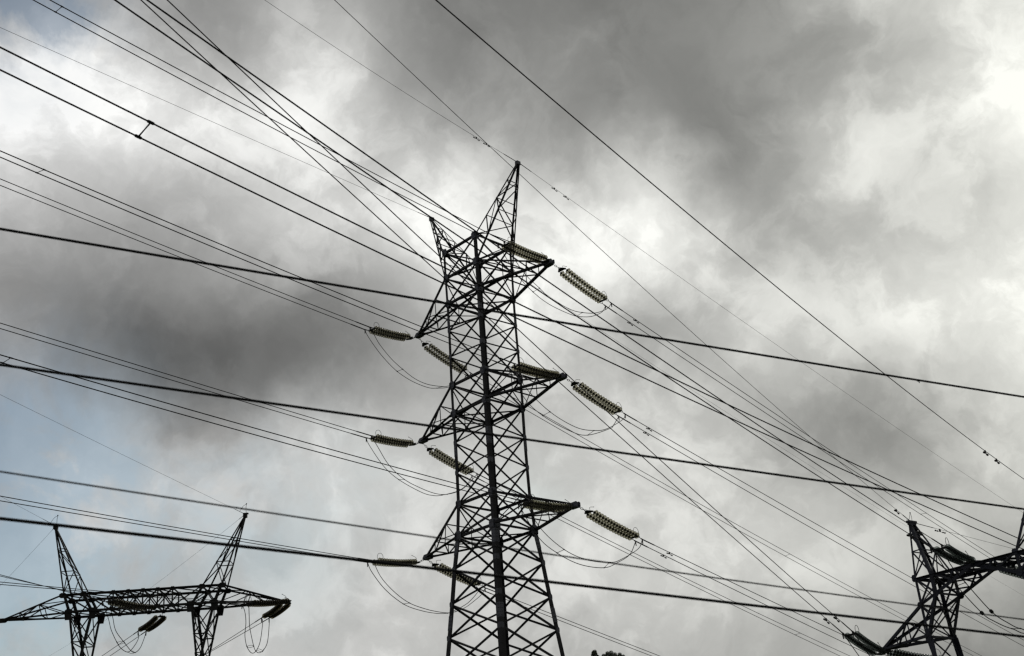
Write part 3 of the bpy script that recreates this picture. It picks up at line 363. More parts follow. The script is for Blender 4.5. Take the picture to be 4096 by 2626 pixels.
# ----------------------------------------------------------------- the tall double-circuit tower
CORN = {'n': (1, -1), 'l': (-1, -1), 'r': (1, 1), 'f': (-1, 1)}
FACES = {('n', 'l'): (0, -1, 0), ('n', 'r'): (1, 0, 0), ('l', 'f'): (-1, 0, 0), ('r', 'f'): (0, 1, 0)}
def lace(m, A, B, C_, nrm, w, ts, rungs=True, diag=True, flip=False):
    """lattice between bars A and B (each a pair of points) at fractions ts"""
    pa = [V(A[0]).lerp(V(A[1]), t) for t in ts]; pb = [V(B[0]).lerp(V(B[1]), t) for t in ts]
    for i in range(len(ts)):
        if rungs and (pa[i] - pb[i]).length > 0.05 and 0 < ts[i] < 1: m.angle(pa[i], pb[i], nrm, w)
        if diag and i + 1 < len(ts):
            if (i % 2 == 0) != flip: m.angle(pa[i], pb[i + 1], nrm, w)
            else: m.angle(pb[i], pa[i + 1], nrm, w)
def build_main():
    Z = list(D['Z']); A = list(D['a'])
    for k, e in ((10, 0.09), (11, 0.135), (12, 0.145), (13, 0.155)): A[k] += e      # heel of the wider lower leg angle
    gz = ground_z(0, 0)
    slope = (A[13] - A[10]) / (Z[10] - Z[13])
    while Z[-1] > gz + 2.4:
        Z.append(Z[-1] - 1.68); A.append(A[-1] + slope * 1.68)
    Z.append(gz - 0.05); A.append(A[-1] + slope * (Z[-2] - Z[-1]))
    org = V((0, 0, gz))
    T = thing('transmission_tower', org, 'tall dark lattice tower in the centre with three arms on each side', 'pylon')
    node = lambda k, c: V((CORN[c][0] * A[k], CORN[c][1] * A[k], Z[k]))
    legw = lambda k: 0.15 if k < 2 else 0.165 if k < 6 else 0.205 if k < 10 else 0.265
    for c, (sx, sy) in CORN.items():
        m = MB()
        for k in range(len(Z) - 1):
            m.corner(node(k, c), node(k + 1, c), (-sx, 0, 0), (0, -sy, 0), legw(k))
        leg = m.build('leg', STEEL, T, org)
        sp = []
        for k, fr in ((2, 0.75), (7, 0.25), (10, 0.35), (12, 0.55)):
            p = node(k, c).lerp(node(k + 1, c), fr); ax = (node(k + 1, c) - node(k, c)).normalized()
            s = MB(); w = legw(k) * 0.5
            ct = p + V((sx * 0.012, sy * 0.012, 0))
            s.corner(ct - ax * 0.36, ct + ax * 0.36, (-sx, 0, 0), (0, -sy, 0), legw(k) + 0.008, 0.010)
            for j in range(4):
                for q in (0.3, 0.7):
                    b = ct + ax * (-0.28 + 0.187 * j)
                    s.box(b + V((-sx * legw(k) * q, sy * 0.012, 0)), (0.014, 0, 0), (0, 0.012, 0), (0, 0, 0.014))
                    s.box(b + V((sx * 0.012, -sy * legw(k) * q, 0)), (0.012, 0, 0), (0, 0.014, 0), (0, 0, 0.014))
            s.build('splice_plate', PLATE, leg, org)
        # gusset plates where the braces meet the leg, one on each outer face
        for k in range(len(Z) - 1):
            big = k in (0, 1, 2, 5, 6, 9, 10)
            g = MB()
            hw, hh = (0.19, 0.21) if big else (0.11, 0.14)
            if k == 10: hw, hh = 0.24, 0.28
            p = node(k, c)
            for n, al in (((sx, 0, 0), (0, -sy, 0)), ((0, sy, 0), (-sx, 0, 0))):
                ctr = p + V(n) * 0.012 + V(al) * hw * (0.62 if big else 0.8)
                g.plate(ctr, n, octo(hw, hh, 0.42), 0.012)
                if big:
                    for bi in (-1, 0, 1):
                        for bj in (-1, 1):
                            g.box(ctr + V(n) * 0.012 + V(al) * bi * hw * 0.5 + V((0, 0, bj * hh * 0.45)), V(n) * 0.012, V(al) * 0.016, (0, 0, 0.016))
            g.build('gusset_plate', PLATE, leg, org)
    # horizontals and single diagonals on the four faces
    for (c1, c2), n in FACES.items():
        near = 'n' in (c1, c2)
        thick = (c1, c2) in (('n', 'r'), ('l', 'f'))
        for k in range(len(Z) - 1):
            lower = k >= 10
            if k in (0, 1, 2, 5, 6, 9, 10):
                m = MB()
                m.angle(node(k, c1) - V(n) * 0.022, node(k, c2) - V(n) * 0.022, n, 0.125, inset=0.03)
                m.build('horizontal_brace', STEEL, T, org)
            off = 0.045 if thick else 0.052
            m = MB(); w = (0.115 if thick else 0.07) * (1.2 if lower else 1.0)
            m.angle(node(k, c1) - V(n) * off, node(k + 1, c2) - V(n) * off, n, w, inset=0.04)
            m.build('diagonal_brace', STEEL, T, org)
            m = MB(); w = 0.078 * (1.25 if lower else 1.0)
            m.angle(node(k, c2) - V(n) * (off + 0.018), node(k + 1, c1) - V(n) * (off + 0.018), n, w, inset=0.04)
            m.build('diagonal_brace', STEEL, T, org)
    # inner cross ties at the arm levels
    for k in (2, 6, 10):
        for c1, c2, dz in (('n', 'f', -0.03), ('l', 'r', -0.08)):
            m = MB(); m.angle(node(k, c1) + V((0, 0, dz)), node(k, c2) + V((0, 0, dz)), (0, 0, 1), 0.06, inset=0.08)
            m.build('cross_tie', STEEL, T, org)
    # cross arms
    for side, cs, sx in (('r', ('n', 'r'), 1), ('l', ('l', 'f'), -1)):
        for i, (kt, kb) in enumerate(((1, 2), (5, 6), (9, 10))):
            tip = V(TIPS[side + str(i)])
            m = MB(); L = MB()
            ends = []
            for c, sy in zip(cs, (-1, 1)):
                e = tip + V((-sx * 0.12, sy * 0.07, 0)); et = e + V((0, 0, 0.10))
                m.angle(node(kb, c), e, (0, 0, -1), 0.15, 0.11)
                m.angle(node(kt, c), et, (0, sy, 0), 0.095)
                ends.append((c, e, et))
            arm = m.build('cross_arm', STEEL, T, org)
            ts = (0.0, 0.36, 0.70, 1.0)
            (c1, e1, t1), (c2, e2, t2) = ends
            for c, e, et, sy in ((c1, e1, t1, -1), (c2, e2, t2, 1)):
                lace(L, (node(kb, c), e), (node(kt, c), et), None, (0, sy, 0), 0.052, ts)
            lace(L, (node(kb, c1), e1), (node(kb, c2), e2), None, (0, 0, -1), 0.055, ts, flip=True)
            lace(L, (node(kt, c1), t1), (node(kt, c2), t2), None, (0, 0, 1), 0.05, ts)
            L.build('arm_lacing', STEEL, arm, org)
            P = MB()
            for sy in (-1, 1):
                P.plate(tip + V((-sx * 0.16, sy * 0.10, 0.03)), (0, 1, 0), [(-0.34, -0.11), (0.26, -0.11), (0.34, 0.0), (0.20, 0.16), (-0.26, 0.17), (-0.34, 0.10)], 0.016)
            P.plate(tip + V((-sx * 0.14, 0, -0.07)), (0, 0, 1), [(-0.17, -0.26), (0.17, -0.26), (0.17, 0.16), (0.08, 0.26), (-0.08, 0.26), (-0.17, 0.16)], 0.02, (sx, 0, 0))
            P.build('tip_plate', PLATE, arm, org)
    # earth wire peaks leaning out over the arms
    for side, cs, sx in (('r', ('n', 'r'), 1), ('l', ('l', 'f'), -1)):
        ap = V(D['apR']); ap.x *= sx
        m = MB(); L = MB(); bars = {}
        for c, sy in zip(cs, (-1, 1)):
            for k, dz, dx in ((0, 0.10, -0.08), (1, -0.06, 0.08)):
                e = ap + V((sx * dx, sy * 0.09, -0.12))
                bars[c, k] = (node(k, c), e)
                m.corner(node(k, c), e, (0, -sy, 0), V((-sx * (1 if k else -1), 0, 0.4)).normalized(), 0.085, 0.012)
        pk = m.build('earth_wire_peak', STEEL, T, org)
        ts = (0.0, 0.27, 0.52, 0.78)
        ca, cb = cs
        lace(L, bars[ca, 0], bars[ca, 1], None, (0, -1, 0), 0.05, ts)
        lace(L, bars[cb, 0], bars[cb, 1], None, (0, 1, 0), 0.05, ts, flip=True)
        lace(L, bars[ca, 0], bars[cb, 0], None, (-sx, 0, 0.5), 0.05, ts)
        lace(L, bars[ca, 1], bars[cb, 1], None, (sx, 0, -0.2), 0.05, ts)
        L.build('peak_lacing', STEEL, pk, org)
        K = MB()
        K.box(ap + V((0, 0, -0.05)), (0.10, 0, 0), (0, 0.13, 0), (0, 0, 0.09))
        K.box(ap + V((0, 0, -0.17)), (0.11, 0, 0), (0, 0.12, 0), (0, 0, 0.02))
        K.build('cap_plate', PLATE, pk, org)
    F = MB()
    for c, (sx, sy) in CORN.items():
        p = node(len(Z) - 1, c)
        F = MB(); F.box(p + V((-sx * 0.1, -sy * 0.1, 0.15)), (0.4, 0, 0), (0, 0.4, 0), (0, 0, 0.4)); F.build('footing', CONC, T, org)
build_main()

# ----------------------------------------------------------------- frame helper for the two smaller towers
def frame(d):
    c, s = math.cos(d['yaw']), math.sin(d['yaw'])
    U = V((c, s, 0)); Wv = V((-s, c, 0)); O = V((d['X'], d['Y'], 0))
    return U, Wv, (lambda u, w, z: O + U * u + Wv * w + V((0, 0, z)))

def build_portal():
    d = D['portal']; U, Wv, P = frame(d)
    gz = ground_z(d['X'], d['Y']); org = V((d['X'], d['Y'], gz))
    T = thing('portal_tower', org, 'low black portal tower at bottom left with a long level beam and two slanting horns', 'pylon')
    w, zt, zb = d['w'], d['zt'], d['zb']
    uu = {('o', 't'): d['uot'], ('o', 'b'): d['uob'], ('i', 't'): d['uit'], ('i', 'b'): d['uib']}
    nodes_t = [-d['uot'], -d['uit'], -1.5, -0.75, 0, 0.75, 1.5, d['uit'], d['uot']]
    nodes_b = [-d['uob'], -d['uib'], -1.5, -0.75, 0, 0.75, 1.5, d['uib'], d['uob']]
    m = MB()
    for s in (-1, 1):
        m.angle(P(-d['uot'], s * w, zt), P(d['uot'], s * w, zt), (0, 0, 1), 0.11)
        m.angle(P(-d['uob'], s * w, zb), P(d['uob'], s * w, zb), (0, 0, -1), 0.11)
    beam = m.build('beam', STEEL2, T, org)
    L = MB()
    for s in (-1, 1):
        n = Wv * s
        for i in range(9):
            a, b = P(nodes_t[i], s * w, zt), P(nodes_b[i], s * w, zb)
            L.angle(a - n * .02, b - n * .02, n, 0.06)
            if i < 8:
                a2, b2 = P(nodes_t[i + 1], s * w, zt), P(nodes_b[i + 1], s * w, zb)
                L.angle(a - n * .035, b2 - n * .035, n, 0.06); L.angle(b - n * .05, a2 - n * .05, n, 0.06)
    for z, nn, up in ((zt, nodes_t, 1), (zb, nodes_b, -1)):
        for i in range(9):
            L.angle(P(nn[i], -w, z), P(nn[i], w, z), (0, 0, up), 0.055)
            if i < 8:
                L.angle(P(nn[i], -w, z - up * .02), P(nn[i + 1], w, z - up * .02), (0, 0, up), 0.05)
                if 1 < i < 6: L.angle(P(nn[i], w, z - up * .035), P(nn[i + 1], -w, z - up * .035), (0, 0, up), 0.05)
    L.build('beam_lacing', STEEL2, beam, org)
    for z, nn, hs in ((zt, nodes_t, 0.14), (zb, nodes_b, 0.14)):
        for i in range(9):
            for s in (-1, 1):
                g = MB(); big = 1.35 if i in (0, 1, 7, 8) else 1.0
                g.plate(P(nn[i], s * (w + 0.012), z + (-0.07 if z == zt else 0.07)), Wv, octo(hs * big, 0.10 * big, 0.5), 0.012)
                if i not in (0, 1, 7, 8):
                    for k in (-1, 0, 1):
                        g.box(P(nn[i] + k * 0.06, s * (w - 0.03), z + (0.03 if z == zt else -0.03)), U * 0.013, Wv * 0.03, (0, 0, 0.022))
                g.build('gusset_plate', STEEL2, beam, org)
    # columns: four legs narrowing to a waist, then spreading to the ground
    zl = d['zl']; zw = 11.0
    for sg in (-1, 1):
        m = MB(); L = MB(); tops = {}
        for io, uo in (('o', d['uob']), ('i', d['uib'])):
            for s in (-1, 1):
                ul = d['uol'] if io == 'o' else d['uil']
                ut = d['uot'] if io == 'o' else d['uit']
                top = P(sg * ut, s * w, zt); a = P(sg * uo, s * w, zb); b = P(sg * ul, s * d['wl'], zl)
                k = (zl - zw) / (zb - zl)
                uw = ul + (ul - uo) * k
                cw = P(sg * uw, s * (d['wl'] + (d['wl'] - w) * k), zw)
                ft = P(sg * (3.05 + (0.9 if io == 'o' else -0.9)), s * 1.6, gz)
                tops[io, s] = (a, b, cw, ft)
                for p, q, ww in ((top, a, 0.13), (a, b, 0.12), (b, cw, 0.11), (cw, ft, 0.12)):
                    m.corner(p, q, -Wv * s, U * sg * (-1 if io == 'o' else 1), ww, 0.014)
        leg = m.build('column', STEEL2, T, org)
        for j in range(3):
            ts = (0, 0.5, 1) if j < 2 else tuple(i / 9 for i in range(10))
            for (k1, k2, n) in ((('o', -1), ('i', -1), -Wv), (('o', 1), ('i', 1), Wv), (('o', -1), ('o', 1), U * sg), (('i', -1), ('i', 1), -U * sg)):
                A_ = (tops[k1][j], tops[k1][j + 1]); B_ = (tops[k2][j], tops[k2][j + 1])
                lace(L, A_, B_, None, n, 0.05, ts if j else (0, 1), flip=False)
                if j == 0: lace(L, A_, B_, None, n, 0.05, (0, 1), flip=True)
                if j == 0: L.angle(A_[1], B_[1], n, 0.06)
        L.build('column_lacing', STEEL2, leg, org)
        for s in (-1, 1):
            for io in 'oi':
                g = MB(); g.plate(tops[io, s][0] + Wv * s * 0.016 + V((0, 0, -0.16)), Wv, [(-.2, .2), (-.14, -.2), (.14, -.2), (.2, .2)], 0.012); g.build('gusset_plate', STEEL2, leg, org)
        # end arm
        tip = P(sg * d['ut'], 0, d['zt_'])
        m = MB(); L = MB(); ch = {}
        for s in (-1, 1):
            e = tip + Wv * s * 0.05 - U * sg * 0.06
            ch['t', s] = (P(sg * d['uot'], s * w, zt), e + V((0, 0, 0.07))); ch['b', s] = (P(sg * d['uob'], s * w, zb), e)
            m.angle(*ch['t', s], (0, 0, 1), 0.085); m.angle(*ch['b', s], (0, 0, -1), 0.095)
        arm = m.build('cross_arm', STEEL2, T, org)
        ts = (0, 0.4, 0.72, 1)
        for s in (-1, 1): lace(L, ch['b', s], ch['t', s], None, Wv * s, 0.045, ts)
        lace(L, ch['b', -1], ch['b', 1], None, (0, 0, -1), 0.045, ts); lace(L, ch['t', -1], ch['t', 1], None, (0, 0, 1), 0.045, ts, flip=True)
        L.build('arm_lacing', STEEL2, arm, org)
        g = MB(); g.plate(tip + V((0, 0, 0.02)) - U * sg * 0.05, Wv, octo(0.22, 0.11, 0.4), 0.1); g.build('tip_plate', STEEL2, arm, org)
        # horn for the earth wire
        ap = P(sg * d['ua'], 0, d['za'])
        m = MB(); L = MB(); hb = {}
        for io, ut in (('o', d['uot']), ('i', d['uit'])):
            for s in (-1, 1):
                e = ap + Wv * s * 0.06 + U * sg * (0.05 if io == 'o' else -0.05) - V((0, 0, 0.1))
                hb[io, s] = (P(sg * ut, s * w, zt), e)
                m.corner(*hb[io, s], -Wv * s, U * sg * (-1 if io == 'o' else 1), 0.075, 0.012)
        horn = m.build('earth_wire_horn', STEEL2, T, org)
        ts = (0, 0.33, 0.67)
        for (k1, k2, n) in ((('o', -1), ('i', -1), -Wv), (('o', 1), ('i', 1), Wv), (('o', -1), ('o', 1), U * sg), (('i', -1), ('i', 1), -U * sg)):
            lace(L, hb[k1], hb[k2], None, n, 0.042, ts)
        L.build('horn_lacing', STEEL2, horn, org)
        g = MB(); g.box(ap - V((0, 0, 0.08)), U * 0.1, Wv * 0.12, (0, 0, 0.1)); g.box(ap + V((0, 0, 0.03)) + U * 0.03, U * 0.14, Wv * 0.10, (0, 0, 0.02))
        g.build('cap_plate', STEEL2, horn, org)
        g = MB()
        q = ap + Wv * -0.12
        g.tube(spline([ap + V((0, 0, 0.04)) + U * .05, ap + V((0, 0, 0.35)) + U * .03, ap + V((0, 0, 0.55)) + U * .05]), 0.012, 5)
        g.ball(ap + V((0, 0, 0.57)) + U * .05, 0.035)
        g.tube(spline([ap + V((0, 0, 0.55)) + U * .05, ap + V((0, 0, 0.45)) - U * .12, ap + V((0, 0, 0.18)) - U * .30]), 0.01, 5)
        g.build('earth_lug', FITTING, horn, org)
build_portal()

def build_third():
    d = D['third']; U, Wv, P = frame(d)
    gz = ground_z(d['X'], d['Y']) - 0.1; org = V((d['X'], d['Y'], gz))
    T = thing('delta_tower', org, 'blue grey steel tower with a pointed horn at the lower right edge', 'pylon')
    w, zt = d['w'], d['zt']; q = d['wq']; ww = d['ww']
    m = MB()
    for s in (-1, 1):
        ws = s * w
        m.angle(P(-d['u1'], ws, zt), P(d['u1'], ws, zt), (0, 0, 1), 0.15, 0.12)
        for sg in (-1, 1):
            m.angle(P(sg * d['uq1'], s * q, d['zq1']), P(sg * d['uq2'], s * q, d['zq2']), Wv * s, 0.12)
            m.angle(P(sg * d['uq2'], s * q, d['zq2']), P(0, ws, zt - 0.06), Wv * s, 0.14)
    beam = m.build('beam', STEEL3, T, org)
    L = MB()
    for s in (-1, 1):
        n = Wv * s
        for sg in (-1, 1):
            q2 = P(sg * d['uq2'], s * q, d['zq2']); c = P(0, s * w, zt); p2 = P(sg * d['u2'], s * w, zt)
            L.angle(p2.lerp(c, 0.55), q2.lerp(c, 0.62), n, 0.09); L.angle(p2, q2.lerp(c, 0.45), n, 0.07)
            L.angle(p2.lerp(c, 0.55), q2.lerp(c, 0.3), n, 0.06)
    us = [-d['u1'], -d['u2'], -d['u2'] * 0.5, 0, d['u2'] * 0.5, d['u2'], d['u1']]
    for i in range(7):
        L.angle(P(us[i], -w, zt - .02), P(us[i], w, zt - .02), (0, 0, 1), 0.09 if us[i] == 0 else 0.07)
        if i < 6:
            L.angle(P(us[i], -w, zt - .04), P(us[i + 1], w, zt - .04), (0, 0, 1), 0.08); L.angle(P(us[i], w, zt - .06), P(us[i + 1], -w, zt - .06), (0, 0, 1), 0.06)
    for sg in (-1, 1):
        for t in (0.0, 0.33, 0.66):
            a = P(sg * d['uq2'], -q, d['zq2']).lerp(P(0, -w, zt), t); b = P(sg * d['uq2'], q, d['zq2']).lerp(P(0, w, zt), t + 0.28)
            L.angle(a, b, (0, 0, -1), 0.06)
    L.build('beam_lacing', STEEL3, beam, org)
    for s in (-1, 1):
        g = MB(); g.plate(P(0, s * (w + .014), zt - .06), Wv, octo(0.5, 0.12, 0.5), 0.016); g.box(P(0, s * (w + 0.06), zt - .03), U * .06, Wv * .08, (0, 0, .05)); g.build('hanger_plate', STEEL3, beam, org)
    for sg in (-1, 1):
        col_ = MB(); L = MB()
        k1, k2 = {}, {}
        for s in (-1, 1):
            p1 = P(sg * d['u1'], s * w, zt); p2 = P(sg * d['u2'], s * w, zt)
            q1 = P(sg * d['uq1'], s * q, d['zq1']); q2 = P(sg * d['uq2'], s * q, d['zq2']); W_ = P(sg * d['uw'], s * ww, d['zw'])
            o_ = W_ + U * sg * 0.06; i_ = W_ - U * sg * 0.06
            k1[s] = (p1, q1, o_); k2[s] = (p2, q2, i_)
            for a, b in ((p1, q1), (q1, o_)): col_.corner(a, b, -Wv * s, -U * sg, 0.12, 0.014)
            for a, b in ((p2, q2), (q2, i_)): col_.corner(a, b, -Wv * s, U * sg, 0.13 if s < 0 else 0.15, 0.014)
            # below the waist: one stout leg per side, bracing back to a spread base
            ft = P(sg * (d['uw'] - 0.55), s * (ww + 0.9), gz); fi = P(sg * (d['uw'] - 1.9), s * (ww + 0.3), gz)
            col_.corner(W_, ft, -Wv * s, -U * sg, 0.20, 0.016)
            col_.corner(W_ - V((0, 0, 0.1)), fi, -Wv * s, U * sg, 0.12, 0.016)
            n = Wv * s
            L.angle(p1, q2, n, 0.075); L.angle(p2, q1, n, 0.06); L.angle(q1, q2, n, 0.07); L.angle(q1, q2.lerp(i_, 0.5), n, 0.06); L.angle(q2, q1.lerp(o_, 0.55), n, 0.06)
            L.angle(q1.lerp(o_, .55), q2.lerp(i_, .5), n, 0.05)
            lace(L, (W_, ft), (W_, fi), None, n, 0.06, tuple(i / 8 for i in range(9)))
        c = col_.build('column', STEEL3, T, org)
        for kk, n in ((k1, U * sg), (k2, -U * sg)):
            for j in range(2):
                L.angle(kk[-1][j], kk[1][j + 1], n, 0.06); L.angle(kk[1][j], kk[-1][j + 1], n, 0.06)
            for j in range(3): L.angle(kk[-1][j], kk[1][j], n, 0.09)
        Wm, Wp = P(sg * d['uw'], -ww, d['zw']), P(sg * d['uw'], ww, d['zw'])
        fm, fp = P(sg * (d['uw'] - 0.55), -(ww + 0.9), gz), P(sg * (d['uw'] - 0.55), ww + 0.9, gz)
        lace(L, (Wm, fm), (Wp, fp), None, U * sg, 0.08, tuple(i / 9 for i in range(10)))
        lace(L, (Wm, fm), (Wp, fp), None, U * sg, 0.07, tuple(i / 9 for i in range(10)), rungs=False, flip=True)
        L.build('column_lacing', STEEL3, c, org)
        for s in (-1, 1):
            for ctr, a, b in ((k1[s][0], 0.11, 0.15), (k2[s][0], 0.11, 0.13), (k1[s][1], 0.11, 0.13), (k2[s][1], 0.13, 0.14), (P(sg * d['uw'], s * ww, d['zw']), 0.15, 0.2)):
                g = MB(); g.plate(ctr + Wv * s * 0.014, Wv, octo(a, b, 0.5), 0.014); g.build('gusset_plate', STEEL3, c, org)
        # low arm
        tip = P(sg * d['ut'], 0, d['zti'])
        m = MB(); L = MB(); ch = {}
        for s in (-1, 1):
            e = tip + Wv * s * 0.06 - U * sg * 0.08
            ch['t', s] = (P(sg * d['uq1'], s * q, d['zq1']), e + V((0, 0, 0.09))); ch['b', s] = (P(sg * d['uw'], s * ww, d['zw']), e)
            m.angle(*ch['t', s], Wv * s, 0.11); m.angle(*ch['b', s], (0, 0, -1), 0.13)
        arm = m.build('cross_arm', STEEL3, T, org)
        ts = (0, 0.36, 0.66, 1)
        for s in (-1, 1): lace(L, ch['b', s], ch['t', s], None, Wv * s, 0.06, ts)
        lace(L, ch['b', -1], ch['b', 1], None, (0, 0, -1), 0.06, ts)
        L.build('arm_lacing', STEEL3, arm, org)
        g = MB(); g.plate(tip + V((0, 0, 0.03)) - U * sg * 0.1, Wv, octo(0.26, 0.12, 0.4), 0.13); g.build('tip_plate', STEEL3, arm, org)
        # horn
        ap = P(sg * d['ua'], 0, d['za'])
        m = MB(); L = MB(); hb = {}
        for io, ut in (('o', d['u1']), ('i', d['u2'])):
            for s in (-1, 1):
                e = ap + Wv * s * 0.17 + U * sg * (0.05 if io == 'o' else -0.05) - V((0, 0, 0.08))
                hb[io, s] = (P(sg * ut, s * w, zt), e)
                m.corner(*hb[io, s], -Wv * s, U * sg * (-1 if io == 'o' else 1), 0.085 if (io, s) != ('i', -1) else 0.13, 0.012)
        horn = m.build('earth_wire_horn', STEEL3, T, org)
        ts = (0, 0.5)
        for (a, b, n) in ((('o', -1), ('i', -1), -Wv), (('o', 1), ('i', 1), Wv), (('o', -1), ('o', 1), U * sg), (('i', -1), ('i', 1), -U * sg)):
            lace(L, hb[a], hb[b], None, n, 0.05, (0, 0.48, 0.8)); lace(L, hb[a], hb[b], None, n, 0.045, (0, 0.48), rungs=False, flip=True)
        L.build('horn_lacing', STEEL3, horn, org)
        g = MB(); g.box(ap, U * 0.09, Wv * 0.27, (0, 0, 0.045)); g.box(ap - V((0, 0, 0.09)), U * 0.07, Wv * 0.22, (0, 0, 0.04))
        g.build('cap_plate', STEEL3, horn, org)
        g = MB()
        t = ap + V((0, 0, 0.42)) + Wv * 0.05
        g.tube(spline([ap + Wv * -.35 + V((0, 0, 0.06)), ap + Wv * -.12 + V((0, 0, 0.12)), t]), 0.009, 5); g.tube(spline([t, ap + Wv * 0.09 + V((0, 0, 0.25)), ap + Wv * 0.06 + V((0, 0, 0.04))]), 0.009, 5); g.ball(t, 0.03)
        g.build('earth_lug', FITTING, horn, org)
build_third()

# ----------------------------------------------------------------- insulator assemblies
def disc_mesh(name, m, sc=1.0):
    """one cap-and-pin disc, axis +Z towards the conductor, rim 280 mm"""
    prof = [(0.045, -0.040), (0.075, -0.034), (0.108, -0.018), (0.134, 0.008), (0.141, 0.030), (0.137, 0.040), (0.128, 0.034), (0.118, 0.016),
            (0.108, 0.040), (0.100, 0.014), (0.088, 0.036), (0.078, 0.010), (0.064, 0.030), (0.045, 0.004)]
    n = 18; b = MB(); vs = []; fs = []
    for r, z in prof:
        r = r * sc
        vs += [(r * math.cos(2 * math.pi * k / n), r * math.sin(2 * math.pi * k / n), z) for k in range(n)]
    L = len(prof)
    for i in range(L):
        for k in range(n):
            fs.append((i * n + k, i * n + (k + 1) % n, ((i + 1) % L) * n + (k + 1) % n, ((i + 1) % L) * n + k))
    b.add(vs, fs)
    return b.mesh(name, m, smooth=True)
DISC = {'main': disc_mesh('glass_disc', GLASS, 1.17), 'portal': disc_mesh('glass_disc', GLASS2), 'third': disc_mesh('glass_disc', GLASS3)}
def chain(m, p, q, r=0.013):
    p, q = V(p), V(q); d = q - p; L = d.length; n = max(2, int(L / 0.14)); d.normalize()
    a = d.orthogonal().normalized(); b = d.cross(a)
    for i in range(n):
        c = p + d * L * (i + 0.5) / n
        nrm = a if i % 2 else b
        m.ring(c, nrm, L / n * 0.62, r, 0.5, up=d, seg=10)
def build_string(key, label, kind, group):
    s = STRINGS[key]; P0 = V(s[0])
    A = [V(x) for x in s[1]]; B = [V(x) for x in s[2]]
    T = thing('insulator_string', P0, label, 'insulator', group)
    ax = (A[1] - A[0]).normalized(); side = (A[0] - B[0]).normalized(); up = side.cross(ax)
    if up.z < 0: up = -up
    mid0 = (A[0] + B[0]) / 2; mid1 = (A[1] + B[1]) / 2
    ya = mid0 - ax * 0.20                        # yoke base line where the two strings start
    yk = ya - ax * 0.20
    m = MB(); chain(m, P0 + (yk - P0).normalized() * 0.03, yk + ax * .02); m.build('link_chain', FITTING, T, P0)
    m = MB()
    m.plate((ya + yk) / 2, up, [(-0.27, 0.05), (-0.26, 0.10), (0.26, 0.10), (0.27, 0.05), (0.07, -0.14), (-0.07, -0.14)], 0.05, ax)
    m.build('yoke_plate', FITTING, T, P0)
    m = MB()
    h = ya + side * 0.05 + up * 0.02
    m.tube([h, h + up * 0.22 - ax * 0.05, h + up * 0.27 + ax * 0.02, h + up * 0.36 + ax * 0.26], 0.011, 5); m.ball(h + up * 0.36 + ax * 0.26, 0.022)
    m.build('arcing_horn', FITTING, T, P0)
    nd = 16
    rot = ax.to_track_quat('Z', 'Y')
    for S in (A, B):
        core = MB(); pts = []
        L = (S[1] - S[0]).length
        sag = lambda t: V((0, 0, -1)) * 0.05 * 4 * t * (1 - t)
        core.tube([S[0] - ax * 0.22] + [S[0].lerp(S[1], t) + sag(t) for t in (0, .25, .5, .75, 1)] + [S[1] + ax * 0.10], 0.017, 6)
        for i in range(nd):
            t = i / (nd - 1); c = S[0].lerp(S[1], t) + sag(t)
            core.tube([c - ax * 0.085, c - ax * 0.075, c - ax * 0.03, c - ax * 0.018], [0.030, 0.054, 0.060, 0.050], 8)
        co = core.build('string_core', FITTING, T, P0)
        for i in range(nd):
            t = i / (nd - 1)
            g = bpy.data.objects.new('glass_disc', DISC[kind]); col.objects.link(g)
            g.parent = co; g.rotation_mode = 'QUATERNION'; g.rotation_quaternion = rot; g.location = S[0].lerp(S[1], t) + sag(t) - P0
    m = MB(); m.box(mid1 + ax * 0.13, side * 0.25, up * 0.028, ax * 0.045); m.build('spacer_yoke', FITTING, T, P0)
    m = MB()
    r0 = A[1] + ax * 0.12
    m.tube(spline([r0, r0 + up * 0.18 + ax * 0.05, r0 + up * 0.34 - ax * 0.02, r0 + up * 0.40 - ax * 0.20, r0 + up * 0.30 - ax * 0.34, r0 + up * 0.16 - ax * 0.36]), 0.011, 5)
    m.build('arcing_horn', FITTING, T, P0)
    for S in (A, B):
        m = MB(); a = S[1] + ax * 0.10
        chain(m, a, S[2] - ax * 0.10, 0.012)
        m.tube([S[2] - ax * 0.14, S[2] - ax * 0.05, S[2] + ax * 0.10], [0.03, 0.036, 0.026], 7)
        m.tube([S[2], S[2] - up * 0.10, S[2] - V((0, 0, 0.24))], [0.03, 0.032, 0.022], 7)
        m.build('tension_clamp', FITTING, T, P0)
LV = ('top', 'middle', 'bottom')
SD = {'r': 'right', 'l': 'left'}
for sd in 'rl':
    for i in range(3):
        build_string(f'{sd}{i}f', f'double glass insulator string reaching right from the {LV[i]} {SD[sd]} arm of the tall tower', 'main', 'glass insulator strings of the tall tower')
        build_string(f'{sd}{i}b', f'double glass insulator string pulling left from the {LV[i]} {SD[sd]} arm tip of the tall tower', 'main', 'glass insulator strings of the tall tower')
PG = 'brown insulator strings of the portal tower'
build_string('pRb', 'brown insulator string lying level at the right arm tip of the portal tower', 'portal', PG)
build_string('pRf', 'stubby brown insulator string hanging from the right arm tip of the portal tower', 'portal', PG)
build_string('pCb', 'brown double insulator string in front of the portal tower beam', 'portal', PG)
build_string('pCf', 'stubby brown double insulator string below the middle of the portal tower beam', 'portal', PG)
TG = 'green insulator strings of the blue grey tower'
build_string('tCb', 'green glass insulator string rising left from the middle of the blue grey tower beam', 'third', TG)
build_string('tCf', 'green glass insulator string cut by the right edge behind the blue grey tower beam', 'third', TG)
build_string('tLb', 'green glass insulator string rising left from the low left arm of the blue grey tower', 'third', TG)
build_string('tLf', 'green glass insulator string at the bottom edge right of the low left arm tip', 'third', TG)
